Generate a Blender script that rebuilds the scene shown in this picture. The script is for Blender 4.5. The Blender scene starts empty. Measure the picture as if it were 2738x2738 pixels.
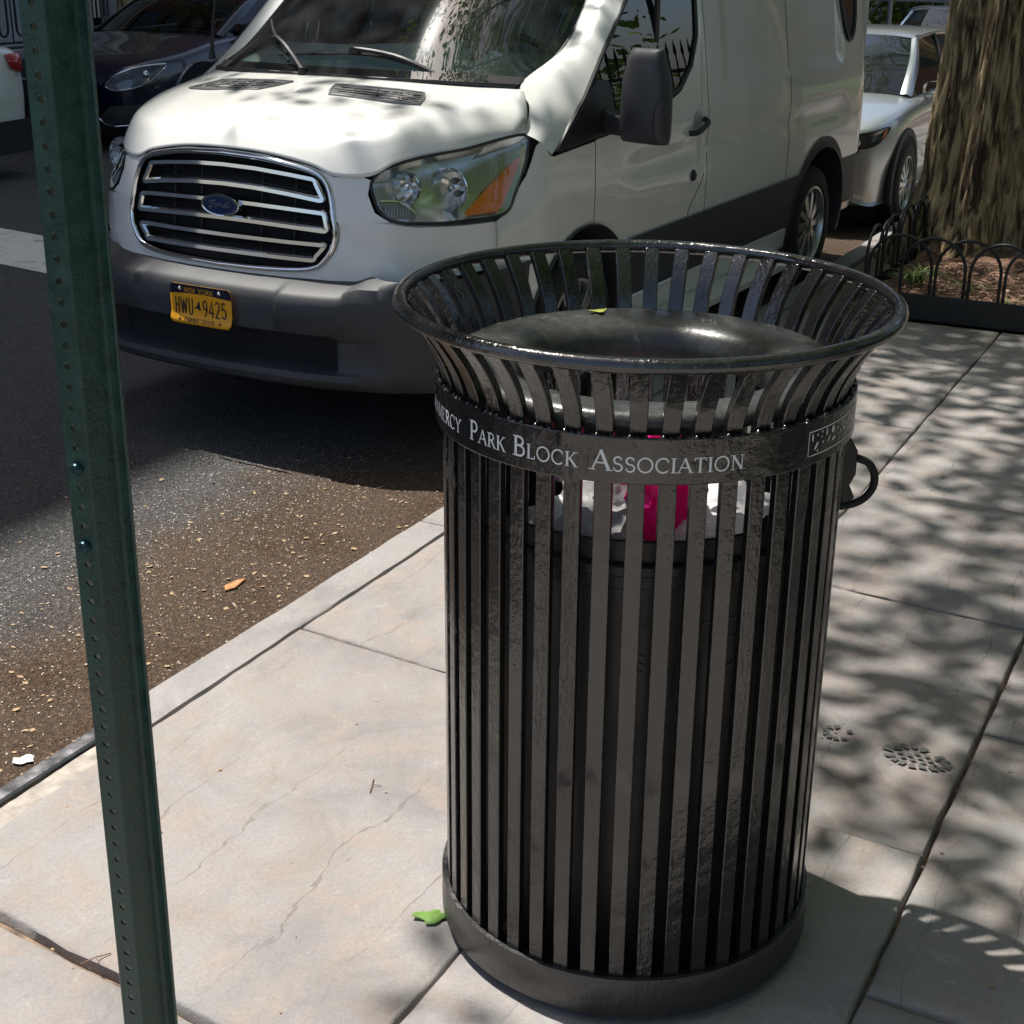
import bpy, bmesh, math, random
from math import sin, cos, pi, radians, sqrt, exp
from mathutils import Vector, Matrix, noise
sc = bpy.context.scene
col = sc.collection
# ------------------------------------------------------------------ camera
cd = bpy.data.cameras.new('camera'); cam = bpy.data.objects.new('camera', cd); col.objects.link(cam)
cd.sensor_width = 36.0; cd.lens = 51.885; cd.clip_end = 1500; cd.clip_start = .05
cam.matrix_world = Matrix.Translation((0, 0, 1.85)) @ Matrix.Rotation(radians(90 - 21.31), 4, 'X') @ Matrix.Rotation(.0078, 4, 'Z')
sc.camera = cam
# ------------------------------------------------------------------ sky, sun, exposure
SUN_EL = radians(65.0)
SUN = Vector((-.764 * cos(SUN_EL), .646 * cos(SUN_EL), sin(SUN_EL))).normalized()
w = bpy.data.worlds.new('World'); sc.world = w; w.use_nodes = True
nt = w.node_tree; nt.nodes.clear()
sk = nt.nodes.new('ShaderNodeTexSky'); sk.sky_type = 'NISHITA'; sk.sun_disc = False
sk.sun_elevation = SUN_EL; sk.sun_rotation = math.atan2(SUN.x, SUN.y) % (2 * pi)
sk.air_density = .8; sk.dust_density = 2.4; sk.ozone_density = .4
bg = nt.nodes.new('ShaderNodeBackground'); bg.inputs[1].default_value = .125
ow = nt.nodes.new('ShaderNodeOutputWorld')
nt.links.new(sk.outputs[0], bg.inputs[0]); nt.links.new(bg.outputs[0], ow.inputs[0])
ld = bpy.data.lights.new('sun', 'SUN'); ld.energy = 4.8; ld.angle = radians(.53); ld.color = (1, .958, .89)
lo = bpy.data.objects.new('sun', ld); col.objects.link(lo)
lo.rotation_euler = (-SUN).to_track_quat('-Z', 'Y').to_euler(); lo.location = SUN * 60
sc.view_settings.view_transform = 'Standard'; sc.view_settings.look = 'None'
sc.view_settings.gamma = 1; sc.view_settings.exposure = .55; sc.view_settings.use_curve_mapping = False
R = random.Random(7)
# ------------------------------------------------------------------ street frame: s along the kerb, t away from the road
S0 = Vector((-1.181, 2.947, 0)); SE = Vector((.462, .8869, 0)); SN = Vector((.8869, -.462, 0))
ROAD = -.07
def W(s, t, z=0.): return S0 + SE * s + SN * t + Vector((0, 0, z))
STREET_RZ = math.atan2(SN.y, SN.x)     # local x -> +t, local y -> +s
# ------------------------------------------------------------------ materials
MATS = {}
def nodes(m): m.use_nodes = True; return m.node_tree, m.node_tree.nodes['Principled BSDF'], m.node_tree.nodes, m.node_tree.links
def ramp(nt, src, stops):
    r = nt.nodes.new('ShaderNodeValToRGB'); e = r.color_ramp.elements
    while len(e) < len(stops): e.new(.5)
    for q, (p, c) in zip(e, stops): q.position = p; q.color = (c[0], c[1], c[2], 1)
    nt.links.new(src, r.inputs[0]); return r.outputs[0]
def noise_tex(nt, scale, detail=4, rough=.55, vec=None, dist=0):
    n = nt.nodes.new('ShaderNodeTexNoise'); n.inputs['Scale'].default_value = scale; n.inputs['Detail'].default_value = detail
    n.inputs['Roughness'].default_value = rough; n.inputs['Distortion'].default_value = dist
    if vec is not None: nt.links.new(vec, n.inputs['Vector'])
    return n.outputs[0]
def coord(nt, scale=(1, 1, 1), kind='Object', rot=(0, 0, 0)):
    t = nt.nodes.new('ShaderNodeTexCoord'); m = nt.nodes.new('ShaderNodeMapping'); m.inputs['Scale'].default_value = scale
    m.inputs['Rotation'].default_value = rot
    nt.links.new(t.outputs[kind], m.inputs[0]); return m.outputs[0]
def bump(nt, b, h, strength, dist=.01, prev=None):
    n = nt.nodes.new('ShaderNodeBump'); n.inputs['Strength'].default_value = strength; n.inputs['Distance'].default_value = dist
    nt.links.new(h, n.inputs['Height'])
    if prev is not None: nt.links.new(prev, n.inputs['Normal'])
    if b is not None: nt.links.new(n.outputs[0], b.inputs['Normal'])
    return n.outputs[0]
def math_node(nt, op, a, b=None):
    n = nt.nodes.new('ShaderNodeMath'); n.operation = op
    for i, v in enumerate((a, b)):
        if v is None: continue
        if isinstance(v, (int, float)): n.inputs[i].default_value = v
        else: nt.links.new(v, n.inputs[i])
    return n.outputs[0]
def mixc(nt, fac, a, b, mode='MIX'):
    n = nt.nodes.new('ShaderNodeMix'); n.data_type = 'RGBA'; n.blend_type = mode
    for i, v in ((0, fac), (6, a), (7, b)):
        if isinstance(v, (int, float)): n.inputs[i].default_value = v
        elif isinstance(v, tuple): n.inputs[i].default_value = (*v, 1)
        else: nt.links.new(v, n.inputs[i])
    return n.outputs[2]
def M(name, c=(.5, .5, .5), rough=.5, metal=0., coat=0., var=0., vscale=20., bstr=0., bscale=60., spec=.5, stretch=(1, 1, 1), rvar=0.):
    if name in MATS: return MATS[name]
    m = bpy.data.materials.new(name); nt, b, N, L = nodes(m)
    b.inputs['Base Color'].default_value = (*c, 1); b.inputs['Roughness'].default_value = rough; b.inputs['Metallic'].default_value = metal
    b.inputs['Coat Weight'].default_value = coat; b.inputs['Coat Roughness'].default_value = .06; b.inputs['Specular IOR Level'].default_value = spec
    if var or bstr or rvar:
        v = coord(nt, stretch)
        n = noise_tex(nt, vscale, 6, .6, v)
        if var:
            lo = tuple(max(0, x * (1 - var)) for x in c); hi = tuple(min(1, x * (1 + var)) for x in c)
            L.new(ramp(nt, n, [(.3, lo), (.7, hi)]), b.inputs['Base Color'])
        if rvar: L.new(ramp(nt, n, [(.35, (max(.02, rough - rvar),) * 3), (.65, (min(1, rough + rvar),) * 3)]), b.inputs['Roughness'])
        if bstr: bump(nt, b, noise_tex(nt, bscale, 4, .6, v), bstr, .004)
    MATS[name] = m; return m
def glass(name, tint=(.8, .9, .86), trans=.75, rough=.0, ior=1.65, dust=0.):
    if name in MATS: return MATS[name]
    m = bpy.data.materials.new(name); nt, b, N, L = nodes(m); N.remove(b)
    out = N['Material Output']; tr = N.new('ShaderNodeBsdfTransparent'); tr.inputs[0].default_value = (*[x * trans for x in tint], 1)
    gl = N.new('ShaderNodeBsdfGlossy'); gl.inputs['Roughness'].default_value = rough
    fr = N.new('ShaderNodeFresnel'); fr.inputs[0].default_value = ior
    mx = N.new('ShaderNodeMixShader'); L.new(fr.outputs[0], mx.inputs[0]); L.new(tr.outputs[0], mx.inputs[1]); L.new(gl.outputs[0], mx.inputs[2])
    if dust:
        g2 = N.new('ShaderNodeBsdfGlossy'); g2.distribution = 'BECKMANN'; g2.inputs['Roughness'].default_value = .15; g2.inputs[0].default_value = (.8, .85, .9, 1); m3 = N.new('ShaderNodeMixShader'); m3.inputs[0].default_value = .0006
        L.new(mx.outputs[0], m3.inputs[1]); L.new(g2.outputs[0], m3.inputs[2]); mx = m3
        df = N.new('ShaderNodeBsdfDiffuse'); df.inputs[0].default_value = (.75, .78, .8, 1); m2 = N.new('ShaderNodeMixShader')
        n = noise_tex(nt, 3.2, 6, .6, coord(nt, (1, 1, 1)), 1.2); L.new(ramp(nt, n, [(.36, (dust * .15,) * 3), (.68, (dust,) * 3)]), m2.inputs[0])
        L.new(mx.outputs[0], m2.inputs[1]); L.new(df.outputs[0], m2.inputs[2]); mx = m2
    L.new(mx.outputs[0], out.inputs[0]); MATS[name] = m; return m
# ------------------------------------------------------------------ mesh helpers
def crom(pts, n):
    """n+1 samples of a clamped Catmull-Rom curve through pts"""
    P = [Vector(p) for p in pts]; k = len(P) - 1; out = []
    for i in range(n + 1):
        u = i * k / n; j = min(int(u), k - 1); f = u - j
        p1, p2 = P[j], P[j + 1]; p0 = P[j - 1] if j > 0 else p1 * 2 - p2; p3 = P[j + 2] if j + 2 <= k else p2 * 2 - p1
        out.append(.5 * ((2 * p1) + (p2 - p0) * f + (2 * p0 - 5 * p1 + 4 * p2 - p3) * f * f + (3 * p1 - p0 - 3 * p2 + p3) * f ** 3))
    return out
def interp(tab, x):
    if x <= tab[0][0]: return tab[0][1]
    for (a, b), (c, d) in zip(tab, tab[1:]):
        if x <= c: return b + (d - b) * (x - a) / (c - a)
    return tab[-1][1]
def sm(a, b, x):
    t = max(0, min(1, (x - a) / (b - a))); return t * t * (3 - 2 * t)
class MB:
    def __init__(s): s.v = []; s.f = []
    def add(s, vs, fs):
        o = len(s.v); s.v += [tuple(p) for p in vs]; s.f += [tuple(i + o for i in f) for f in fs]; return s
    def box(s, c, d, rz=0, mat=None):
        x, y, z = [k / 2 for k in d]; q = [(a, b, e) for a in (-x, x) for b in (-y, y) for e in (-z, z)]
        if mat is not None: q = [mat @ Vector(p) for p in q]
        elif rz: q = [(a * cos(rz) - b * sin(rz), a * sin(rz) + b * cos(rz), e) for a, b, e in q]
        return s.add([(a + c[0], b + c[1], e + c[2]) for a, b, e in q], [(0, 1, 3, 2), (4, 6, 7, 5), (0, 4, 5, 1), (2, 3, 7, 6), (0, 2, 6, 4), (1, 5, 7, 3)])
    def bar(s, a, b, wd, th, up=(0, 0, 1)):
        a, b = Vector(a), Vector(b); d = b - a; l = d.length; d.normalize(); x = d.cross(Vector(up))
        if x.length < 1e-4: x = Vector((1, 0, 0))
        x.normalize(); u = x.cross(d); m = Matrix((x, d, u)).transposed()
        return s.box((a + b) / 2, (wd, l, th), mat=m)
    def tube(s, pts, r, n=8, closed=False, cap=True):
        P = [Vector(p) for p in pts]; k = len(P); rr = r if isinstance(r, (list, tuple)) else [r] * k
        vs = []; fs = []; up = None
        for i, p in enumerate(P):
            a = P[(i - 1) % k] if (closed or i > 0) else p; b = P[(i + 1) % k] if (closed or i < k - 1) else p
            d = (b - a).normalized()
            if up is None:
                up = Vector((0, 0, 1)) if abs(d.z) < .9 else Vector((1, 0, 0))
            x = d.cross(up)
            if x.length < 1e-5: x = d.orthogonal()
            x.normalize(); up = x.cross(d).normalized()
            vs += [p + (x * cos(2 * pi * j / n) + up * sin(2 * pi * j / n)) * rr[i] for j in range(n)]
        for i in range(k if closed else k - 1):
            for j in range(n):
                a = i * n + j; b = i * n + (j + 1) % n; c = ((i + 1) % k) * n + (j + 1) % n; d = ((i + 1) % k) * n + j
                fs.append((a, b, c, d))
        if cap and not closed: fs += [tuple(range(n - 1, -1, -1)), tuple((k - 1) * n + j for j in range(n))]
        return s.add(vs, fs)
    def lathe(s, prof, n=32, axis='z', c=(0, 0, 0), a0=0, a1=2 * pi):
        full = abs(a1 - a0 - 2 * pi) < 1e-6; m = n if full else n + 1; k = len(prof); vs = []; fs = []
        for i in range(m):
            a = a0 + (a1 - a0) * i / n
            for r, h in prof:
                p = (r * cos(a), r * sin(a), h)
                if axis == 'x': p = (h, r * cos(a), r * sin(a))
                if axis == 'y': p = (r * cos(a), h, r * sin(a))
                vs.append((p[0] + c[0], p[1] + c[1], p[2] + c[2]))
        for i in range(n):
            for j in range(k - 1):
                i2 = (i + 1) % m
                fs.append((i * k + j, i2 * k + j, i2 * k + j + 1, i * k + j + 1))
        return s.add(vs, fs)
    def grid(s, G):
        nu = len(G[0]); vs = [p for r in G for p in r]
        return s.add(vs, [(i * nu + j, i * nu + j + 1, (i + 1) * nu + j + 1, (i + 1) * nu + j) for i in range(len(G) - 1) for j in range(nu - 1)])
    def net(s, rows, nu, nv):
        A = [crom(r, nu) for r in rows]; cols = [crom([r[j] for r in A], nv) for j in range(nu + 1)]
        return s.grid([[cols[j][i] for j in range(nu + 1)] for i in range(nv + 1)])
    def prism(s, poly, z0, z1, f=None):
        n = len(poly); g = f or (lambda x, y, z: (x, y, z))
        vs = [g(x, y, z0) for x, y in poly] + [g(x, y, z1) for x, y in poly]
        return s.add(vs, [tuple(range(n - 1, -1, -1)), tuple(range(n, 2 * n))] + [(i, (i + 1) % n, n + (i + 1) % n, n + i) for i in range(n)])
    def mapped(s, fn): s.v = [tuple(fn(*p)) for p in s.v]; return s
    def mirror(s):
        m = MB(); m.v = [(-x, y, z) for x, y, z in s.v]; m.f = [tuple(reversed(f)) for f in s.f]; return m
    def build(s, name, mat, parent=None, smooth=40, bevel=0, loc=None, solid=0):
        me = bpy.data.meshes.new(name); me.from_pydata(s.v, [], s.f); me.validate()
        if smooth: me.shade_smooth(); me.set_sharp_from_angle(angle=radians(smooth))
        return link(name, me, mat, parent, bevel, loc, solid)
def link(name, me, mat, parent=None, bevel=0, loc=None, solid=0):
    if mat is not None and not me.materials: me.materials.append(mat)
    o = bpy.data.objects.new(name, me); col.objects.link(o)
    if parent: o.parent = parent
    if loc is not None: o.location = loc
    if bevel:
        b = o.modifiers.new('bevel', 'BEVEL'); b.width = bevel; b.segments = 2; b.limit_method = 'ANGLE'; b.angle_limit = radians(35)
    if solid:
        q = o.modifiers.new('solid', 'SOLIDIFY'); q.thickness = solid; q.offset = 0
    return o
def tag(o, label=None, cat=None, group=None, kind=None):
    for k, v in (('label', label), ('category', cat), ('group', group), ('kind', kind)):
        if v: o[k] = v
    return o
def thing(name, label, cat, loc=(0, 0, 0), rz=0, group=None):
    o = bpy.data.objects.new(name, None); col.objects.link(o); o.location = loc; o.rotation_euler = (0, 0, rz); o.empty_display_size = .1
    return tag(o, label, cat, group)
# ------------------------------------------------------------------ stroke lettering
def el(cx, cy, rx, ry, a0, a1, n=16): return [(cx + rx * cos(radians(a0 + (a1 - a0) * i / n)), cy + ry * sin(radians(a0 + (a1 - a0) * i / n))) for i in range(n + 1)]
_b = lambda x: [('T', [(x, 0), (x, 1)])]
GL = {
 'A': (.80, [('t', [(.06, 0), (.40, .98)]), ('T', [(.38, 1), (.72, 0)]), ('t', [(.19, .36), (.60, .36)])], [(.06, 0), (.73, 0)]),
 'B': (.64, _b(.14) + [('m', [(.14, .97)] + el(.30, .755, .20, .215, 90, -90) + [(.14, .54)]), ('m', [(.14, .54)] + el(.32, .285, .24, .255, 90, -90) + [(.14, .03)])], [(.12, 0), (.12, 1)]),
 'C': (.78, [('m', el(.43, .5, .36, .48, 45, 315, 26)), ('t', [(.68, .86), (.70, .70)])], []),
 'D': (.76, _b(.14) + [('m', [(.14, .97)] + el(.32, .5, .36, .47, 90, -90, 20) + [(.14, .03)])], [(.12, 0), (.12, 1)]),
 'E': (.60, _b(.14) + [('t', [(.14, .965), (.54, .965), (.55, .82)]), ('t', [(.14, .52), (.44, .52)]), ('t', [(.14, .035), (.55, .035), (.57, .2)])], [(.12, 0), (.12, 1)]),
 'G': (.84, [('m', el(.43, .5, .37, .48, 48, 345, 26)), ('T', [(.73, .04), (.73, .42)])], [(.73, .42)]),
 'H': (.72, _b(.12) + _b(.60) + [('t', [(.12, .5), (.6, .5)])], [(.12, 0), (.12, 1), (.6, 0), (.6, 1)]),
 'I': (.28, _b(.14), [(.14, 0), (.14, 1)]),
 'K': (.72, _b(.14) + [('t', [(.16, .42), (.58, .97)]), ('T', [(.28, .58), (.64, .02)])], [(.14, 0), (.14, 1), (.60, 1), (.65, 0)]),
 'L': (.58, _b(.14) + [('t', [(.14, .035), (.52, .035), (.54, .24)])], [(.14, 0), (.14, 1)]),
 'M': (.94, [('t', [(.12, 0), (.14, 1)]), ('T', [(.14, 1), (.46, .05)]), ('t', [(.46, .05), (.78, 1)]), ('T', [(.80, 1), (.82, 0)])], [(.12, 0), (.82, 0), (.1, 1), (.84, 1)]),
 'N': (.78, [('t', [(.14, 0), (.14, 1)]), ('T', [(.13, .99), (.65, .02)]), ('t', [(.65, 0), (.65, 1)])], [(.14, 0), (.10, 1), (.65, 1)]),
 'O': (.86, [('m', el(.43, .5, .37, .48, 0, 360, 30))], []),
 'P': (.60, _b(.14) + [('m', [(.14, .97)] + el(.30, .72, .23, .25, 90, -90) + [(.14, .47)])], [(.14, 0), (.12, 1)]),
 'R': (.70, _b(.14) + [('m', [(.14, .97)] + el(.30, .74, .21, .23, 90, -90) + [(.14, .51)]), ('T', [(.32, .52), (.62, .02)])], [(.14, 0), (.12, 1), (.63, 0)]),
 'S': (.58, [('m', el(.28, .74, .19, .23, 40, 250, 14) + el(.30, .26, .21, .24, 70, -140, 14)), ('t', [(.46, .92), (.47, .76)]), ('t', [(.09, .26), (.09, .08)])], []),
 'T': (.68, _b(.34) + [('t', [(.04, .8), (.05, .965), (.63, .965), (.64, .8)])], [(.34, 0)]),
 'U': (.74, [('T', [(.13, 1), (.13, .3)] + el(.36, .28, .23, .27, 180, 360, 12) + [(.59, 1)])], [(.13, 1), (.59, 1)]),
 'V': (.76, [('T', [(.08, 1), (.38, .02)]), ('t', [(.38, .02), (.68, 1)])], [(.08, 1), (.68, 1)]),
 'W': (1.0, [('T', [(.08, 1), (.28, .02)]), ('t', [(.28, .02), (.50, .9)]), ('T', [(.50, .9), (.70, .02)]), ('t', [(.70, .02), (.92, 1)])], [(.08, 1), (.92, 1)]),
 'Y': (.72, [('T', [(.08, 1), (.36, .5)]), ('t', [(.36, .5), (.66, 1)]), ('T', [(.36, 0), (.36, .5)])], [(.36, 0), (.08, 1), (.66, 1)]),
 '9': (.60, [('m', el(.30, .70, .21, .27, 0, 360, 20)), ('m', [(.51, .70), (.50, .45), (.40, .2), (.24, 0)])], []),
 '4': (.64, [('m', [(.44, 0), (.44, 1), (.06, .28), (.60, .28)])], []),
 '2': (.60, [('m', el(.30, .73, .21, .25, 165, -30, 12) + [(.30, .36), (.10, .04), (.54, .04)])], []),
 '5': (.60, [('m', [(.50, .96), (.15, .96), (.12, .56)] + el(.29, .33, .22, .29, 110, -150, 14))], []),
 ' ': (.38, [], []),
}
def stroke(mb, pts, wd, lift, fn):
    P = [Vector(p) for p in pts]; n = len(P); L = []; Rr = []
    closed = (P[0] - P[-1]).length < 1e-6
    for i in range(n):
        if closed: a, b = P[(i - 1) % (n - 1)], P[(i + 1) % (n - 1)]
        else: a, b = P[max(0, i - 1)], P[min(n - 1, i + 1)]
        if 0 < i < n - 1:
            d1 = (P[i] - P[i - 1]).normalized(); d2 = (P[i + 1] - P[i]).normalized(); d = (d1 + d2)
            if d.length < 1e-3: d = d1
            d.normalize(); k = 1 / max(.5, abs(d.dot(d1)))
        else: d = (b - a).normalized(); k = 1
        q = Vector((-d.y, d.x)) * wd / 2 * k; L.append(P[i] + q); Rr.append(P[i] - q)
    vs = [fn(p.x, p.y, lift) for p in L] + [fn(p.x, p.y, lift) for p in Rr]
    mb.add(vs, [(i, n + i, n + i + 1, i + 1) for i in range(n - 1)])
def letters(mb, word, fn, h, cap=None, width=None, serif=True, wts=(.15, .07, .11), space=.06):
    """word drawn in caps; cap = height of the first letter when it is larger; fn(x,y,lift) places a point"""
    sizes = [cap if (cap and i == 0) else h for i in range(len(word))]
    tot = sum(GL[c][0] * s + space * h for c, s in zip(word, sizes)); kx = (width / tot) if width else 1
    x = 0; lift = 0
    for c, s in zip(word, sizes):
        adv, st, sf = GL[c]
        for kind, pts in st:
            lift += .00003
            stroke(mb, [((x + p[0] * s) * kx, p[1] * s) for p in pts], {'T': wts[0], 't': wts[1], 'm': wts[2]}[kind] * s, lift, fn)
        if serif:
            for sx, sy in sf:
                lift += .00003; yy = (sy * s) + (.022 * s if sy < .5 else -.022 * s)
                stroke(mb, [((x + (sx - .13) * s) * kx, yy), ((x + (sx + .13) * s) * kx, yy)], .05 * s, lift, fn)
        x += adv * s + space * h
    return mb
# ------------------------------------------------------------------ shared materials
m_black = M('plastic_black', (.012, .012, .013), .45, bstr=.1, bscale=300)
m_rubber = M('rubber', (.018, .018, .018), .75, bstr=.2, bscale=200)
m_chrome = M('chrome', (.78, .79, .8), .07, 1.)
m_dark = M('dark_void', (.006, .006, .007), .8)
# ================================================================== GROUND
def mat_asphalt():
    m = bpy.data.materials.new('asphalt'); nt, b, N, L = nodes(m); v = coord(nt)
    sep = N.new('ShaderNodeSeparateXYZ'); L.new(v, sep.inputs[0])
    big = noise_tex(nt, 1.7, 5, .6, v); fine = noise_tex(nt, 55, 5, .7, v)
    vo = N.new('ShaderNodeTexVoronoi'); vo.inputs['Scale'].default_value = 150; L.new(v, vo.inputs['Vector'])
    basec = ramp(nt, fine, [(.3, (.030, .030, .031)), (.5, (.068, .066, .066)), (.72, (.21, .205, .20))])
    # brown dirt silted up along the kerb
    wob = math_node(nt, 'MULTIPLY_ADD', big, 1.1); N[-1].inputs[2].default_value = -.55
    tt = math_node(nt, 'ADD', sep.outputs[0], wob)
    dirt = N.new('ShaderNodeMapRange'); dirt.inputs[1].default_value = -.95; dirt.inputs[2].default_value = -.55; L.new(tt, dirt.inputs[0])
    dirtc = ramp(nt, fine, [(.3, (.030, .017, .009)), (.55, (.095, .055, .030)), (.80, (.27, .18, .12))])
    c = mixc(nt, dirt.outputs[0], basec, dirtc)
    # pale cracks and patches out in the carriageway
    L.new(c, b.inputs['Base Color'])
    rr = ramp(nt, noise_tex(nt, 2.6, 3, .6, v), [(.35, (.42,) * 3), (.62, (.75,) * 3)])
    L.new(rr, b.inputs['Roughness'])
    h = math_node(nt, 'ADD', fine, vo.outputs['Distance'])
    bump(nt, b, h, .9, .012)
    return m
m_asphalt = mat_asphalt()
def mat_stone(name, lo, mid, hi, warm):
    m = bpy.data.materials.new(name); nt, b, N, L = nodes(m); v = coord(nt)
    oi = N.new('ShaderNodeObjectInfo'); addv = N.new('ShaderNodeVectorMath'); addv.operation = 'ADD'
    sc_ = N.new('ShaderNodeVectorMath'); sc_.operation = 'SCALE'; sc_.inputs[3].default_value = 37.
    cb = N.new('ShaderNodeCombineXYZ'); L.new(oi.outputs['Random'], cb.inputs[0]); L.new(oi.outputs['Random'], cb.inputs[1]); L.new(cb.outputs[0], sc_.inputs[0])
    L.new(v, addv.inputs[0]); L.new(sc_.outputs[0], addv.inputs[1]); V = addv.outputs[0]
    big = noise_tex(nt, 1.6, 6, .62, V, .4); mid_n = noise_tex(nt, 7, 7, .68, V, .6); fine = noise_tex(nt, 120, 4, .7, V)
    c = ramp(nt, big, [(.3, lo), (.5, mid), (.72, hi)])
    c = mixc(nt, ramp(nt, mid_n, [(.42, (0,) * 3), (.68, (.85,) * 3)]), c, warm)
    # small pale scuffs
    sc2 = noise_tex(nt, 16, 8, .75, V, 1.2)
    c = mixc(nt, ramp(nt, sc2, [(.58, (0,) * 3), (.72, (.38,) * 3)]), c, tuple(min(.75, x * 1.4) for x in hi))
    c = mixc(nt, ramp(nt, noise_tex(nt, 2.6, 7, .7, V, .8), [(.52, (0,) * 3), (.72, (.35,) * 3)]), c, (lo[0] * .72, lo[1] * .72, lo[2] * .70))
    c = mixc(nt, ramp(nt, fine, [(.35, (.22,) * 3), (.6, (0,) * 3)]), c, tuple(x * .55 for x in lo))
    per = math_node(nt, 'MULTIPLY_ADD', oi.outputs['Random'], .22); N[-1].inputs[2].default_value = .88
    hs = N.new('ShaderNodeHueSaturation'); L.new(per, hs.inputs['Value']); L.new(c, hs.inputs['Color']); c = hs.outputs[0]
    L.new(c, b.inputs['Base Color']); b.inputs['Roughness'].default_value = .78; b.inputs['Specular IOR Level'].default_value = .3
    # cleft ledges: terraces of a stretched noise
    t2 = N.new('ShaderNodeMapping'); t2.inputs['Scale'].default_value = (1, .30, 1); t2.inputs['Rotation'].default_value = (0, 0, .10); L.new(V, t2.inputs[0])
    wv = N.new('ShaderNodeTexWave'); wv.wave_type = 'BANDS'; wv.bands_direction = 'X'; wv.wave_profile = 'SAW'
    for k_, v_ in (('Scale', 1.5), ('Distortion', 7.5), ('Detail', 6), ('Detail Scale', 1.1), ('Detail Roughness', .62)): wv.inputs[k_].default_value = v_
    L.new(t2.outputs[0], wv.inputs['Vector'])
    brk = ramp(nt, noise_tex(nt, 1.9, 4, .65, V), [(.44, (0,) * 3), (.56, (1,) * 3)])
    line = math_node(nt, 'MULTIPLY', math_node(nt, 'GREATER_THAN', wv.outputs['Fac'], .982), brk)
    c = mixc(nt, math_node(nt, 'MULTIPLY', line, .42), c, (.11, .09, .075)); L.new(c, b.inputs['Base Color'])
    n1 = bump(nt, None, math_node(nt, 'MULTIPLY', wv.outputs['Fac'], brk), .7, .012)
    n2 = bump(nt, None, mid_n, .35, .02, n1)
    bump(nt, b, fine, .3, .004, n2)
    return m
m_stone = mat_stone('bluestone', (.198, .190, .184), (.280, .268, .258), (.340, .324, .310), (.325, .262, .228))
m_kerb = mat_stone('kerb_bluestone', (.22, .21, .205), (.30, .285, .28), (.36, .34, .33), (.31, .28, .26))
m_joint = M('joint_sand', (.20, .14, .10), .95, var=.55, vscale=30, bstr=.8, bscale=70)
def frame(name, label=None, cat=None, kind=None):
    o = bpy.data.objects.new(name, None); col.objects.link(o); o.location = S0; o.rotation_euler = (0, 0, STREET_RZ)
    return tag(o, label, cat, kind=kind)
def on_street(o, z=0): o.location = S0 + Vector((0, 0, z)); o.rotation_euler = (0, 0, STREET_RZ); return o
def loc(P):   # world point -> (t, s)
    d = Vector(P) - S0; return d.dot(SN), d.dot(SE)
q = MB(); q.add([(-260, -200, 0), (260, -200, 0), (260, 320, 0), (-260, 320, 0)], [(0, 1, 2, 3)])
road = on_street(q.build('road', m_asphalt, smooth=0), ROAD); tag(road, kind='structure')
# white painted bar in the road, worn and cracked
def mat_paint():
    m = bpy.data.materials.new('road_paint'); nt, b, N, L = nodes(m); v = coord(nt)
    n = noise_tex(nt, 5, 9, .75, v, 1.5); c = ramp(nt, n, [(.36, (.25, .25, .24)), (.45, (.62, .61, .56)), (.7, (.72, .71, .66))])
    L.new(c, b.inputs['Base Color']); b.inputs['Roughness'].default_value = .7; bump(nt, b, noise_tex(nt, 60, 4, .6, v), .5, .006); return m
q = MB(); q.add([(-7.1, 5.62, .004), (-3.62, 5.12, .004), (-3.40, 4.34, .004), (-6.9, 4.84, .004)], [(0, 1, 2, 3)])
mk = on_street(q.build('crosswalk_stripe', mat_paint(), smooth=0), ROAD); tag(mk, kind='structure')
# pavement: bed with flagstones standing on it
q = MB(); q.box((2.36, 12, -.085), (4.5, 60, .11)); bed = on_street(q.build('sidewalk', m_joint, smooth=0)); tag(bed, kind='structure')
def slab_mesh(name, poly, z0, z1, seed, mat, parent, bev=.006, seg=.06, jit=.004):
    """flagstone: wavering edge, chamfer, slightly dished top"""
    rr = random.Random(seed); pts = []
    for (a, b), (c, d) in zip(poly, poly[1:] + poly[:1]):
        n = max(2, int(math.hypot(c - a, d - b) / seg)); L_ = math.hypot(c - a, d - b); nx, ny = -(d - b) / L_, (c - a) / L_
        for i in range(n):
            f = i / n; j = 0 if i == 0 else (noise.noise(Vector((a + (c - a) * f, b + (d - b) * f, seed * .37)) * 5) * jit * 1.2 + rr.uniform(-jit, jit) * .5)
            pts.append((a + (c - a) * f + nx * j, b + (d - b) * f + ny * j))
    cx = sum(p[0] for p in pts) / len(pts); cy = sum(p[1] for p in pts) / len(pts); n = len(pts)
    def inset(k): return [(x + (cx - x) / max(.05, math.hypot(cx - x, cy - y)) * k, y + (cy - y) / max(.05, math.hypot(cx - x, cy - y)) * k) for x, y in pts]
    v = [(x, y, z0) for x, y in pts] + [(x, y, z1 - bev * rr.uniform(.7, 1.1)) for x, y in pts] + [(x, y, z1 + .0005) for x, y in inset(bev * 1.3)] + [(x, y, z1 + .001) for x, y in inset(.05)]
    f = []
    for k in range(3): f += [(k * n + i, k * n + (i + 1) % n, (k + 1) * n + (i + 1) % n, (k + 1) * n + i) for i in range(n)]
    f.append(tuple(3 * n + i for i in range(n)))
    m = MB(); m.add(v, f); return m.build(name, mat, parent, smooth=50)
rowsA = [-6.0, -4.6, -3.2, -1.75, -.37, 1.0, 2.42, 3.75, 4.7, 5.56, 8.6, 10, 11.4, 12.8, 14.2, 15.6, 17, 18.4]
rowsB = [-6.2, -4.9, -3.3, -1.9, -.62, .77, 2.05, 3.0, 4.3, 5.56, 8.6, 9.8, 11.2, 12.6, 14, 15.4]
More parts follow.
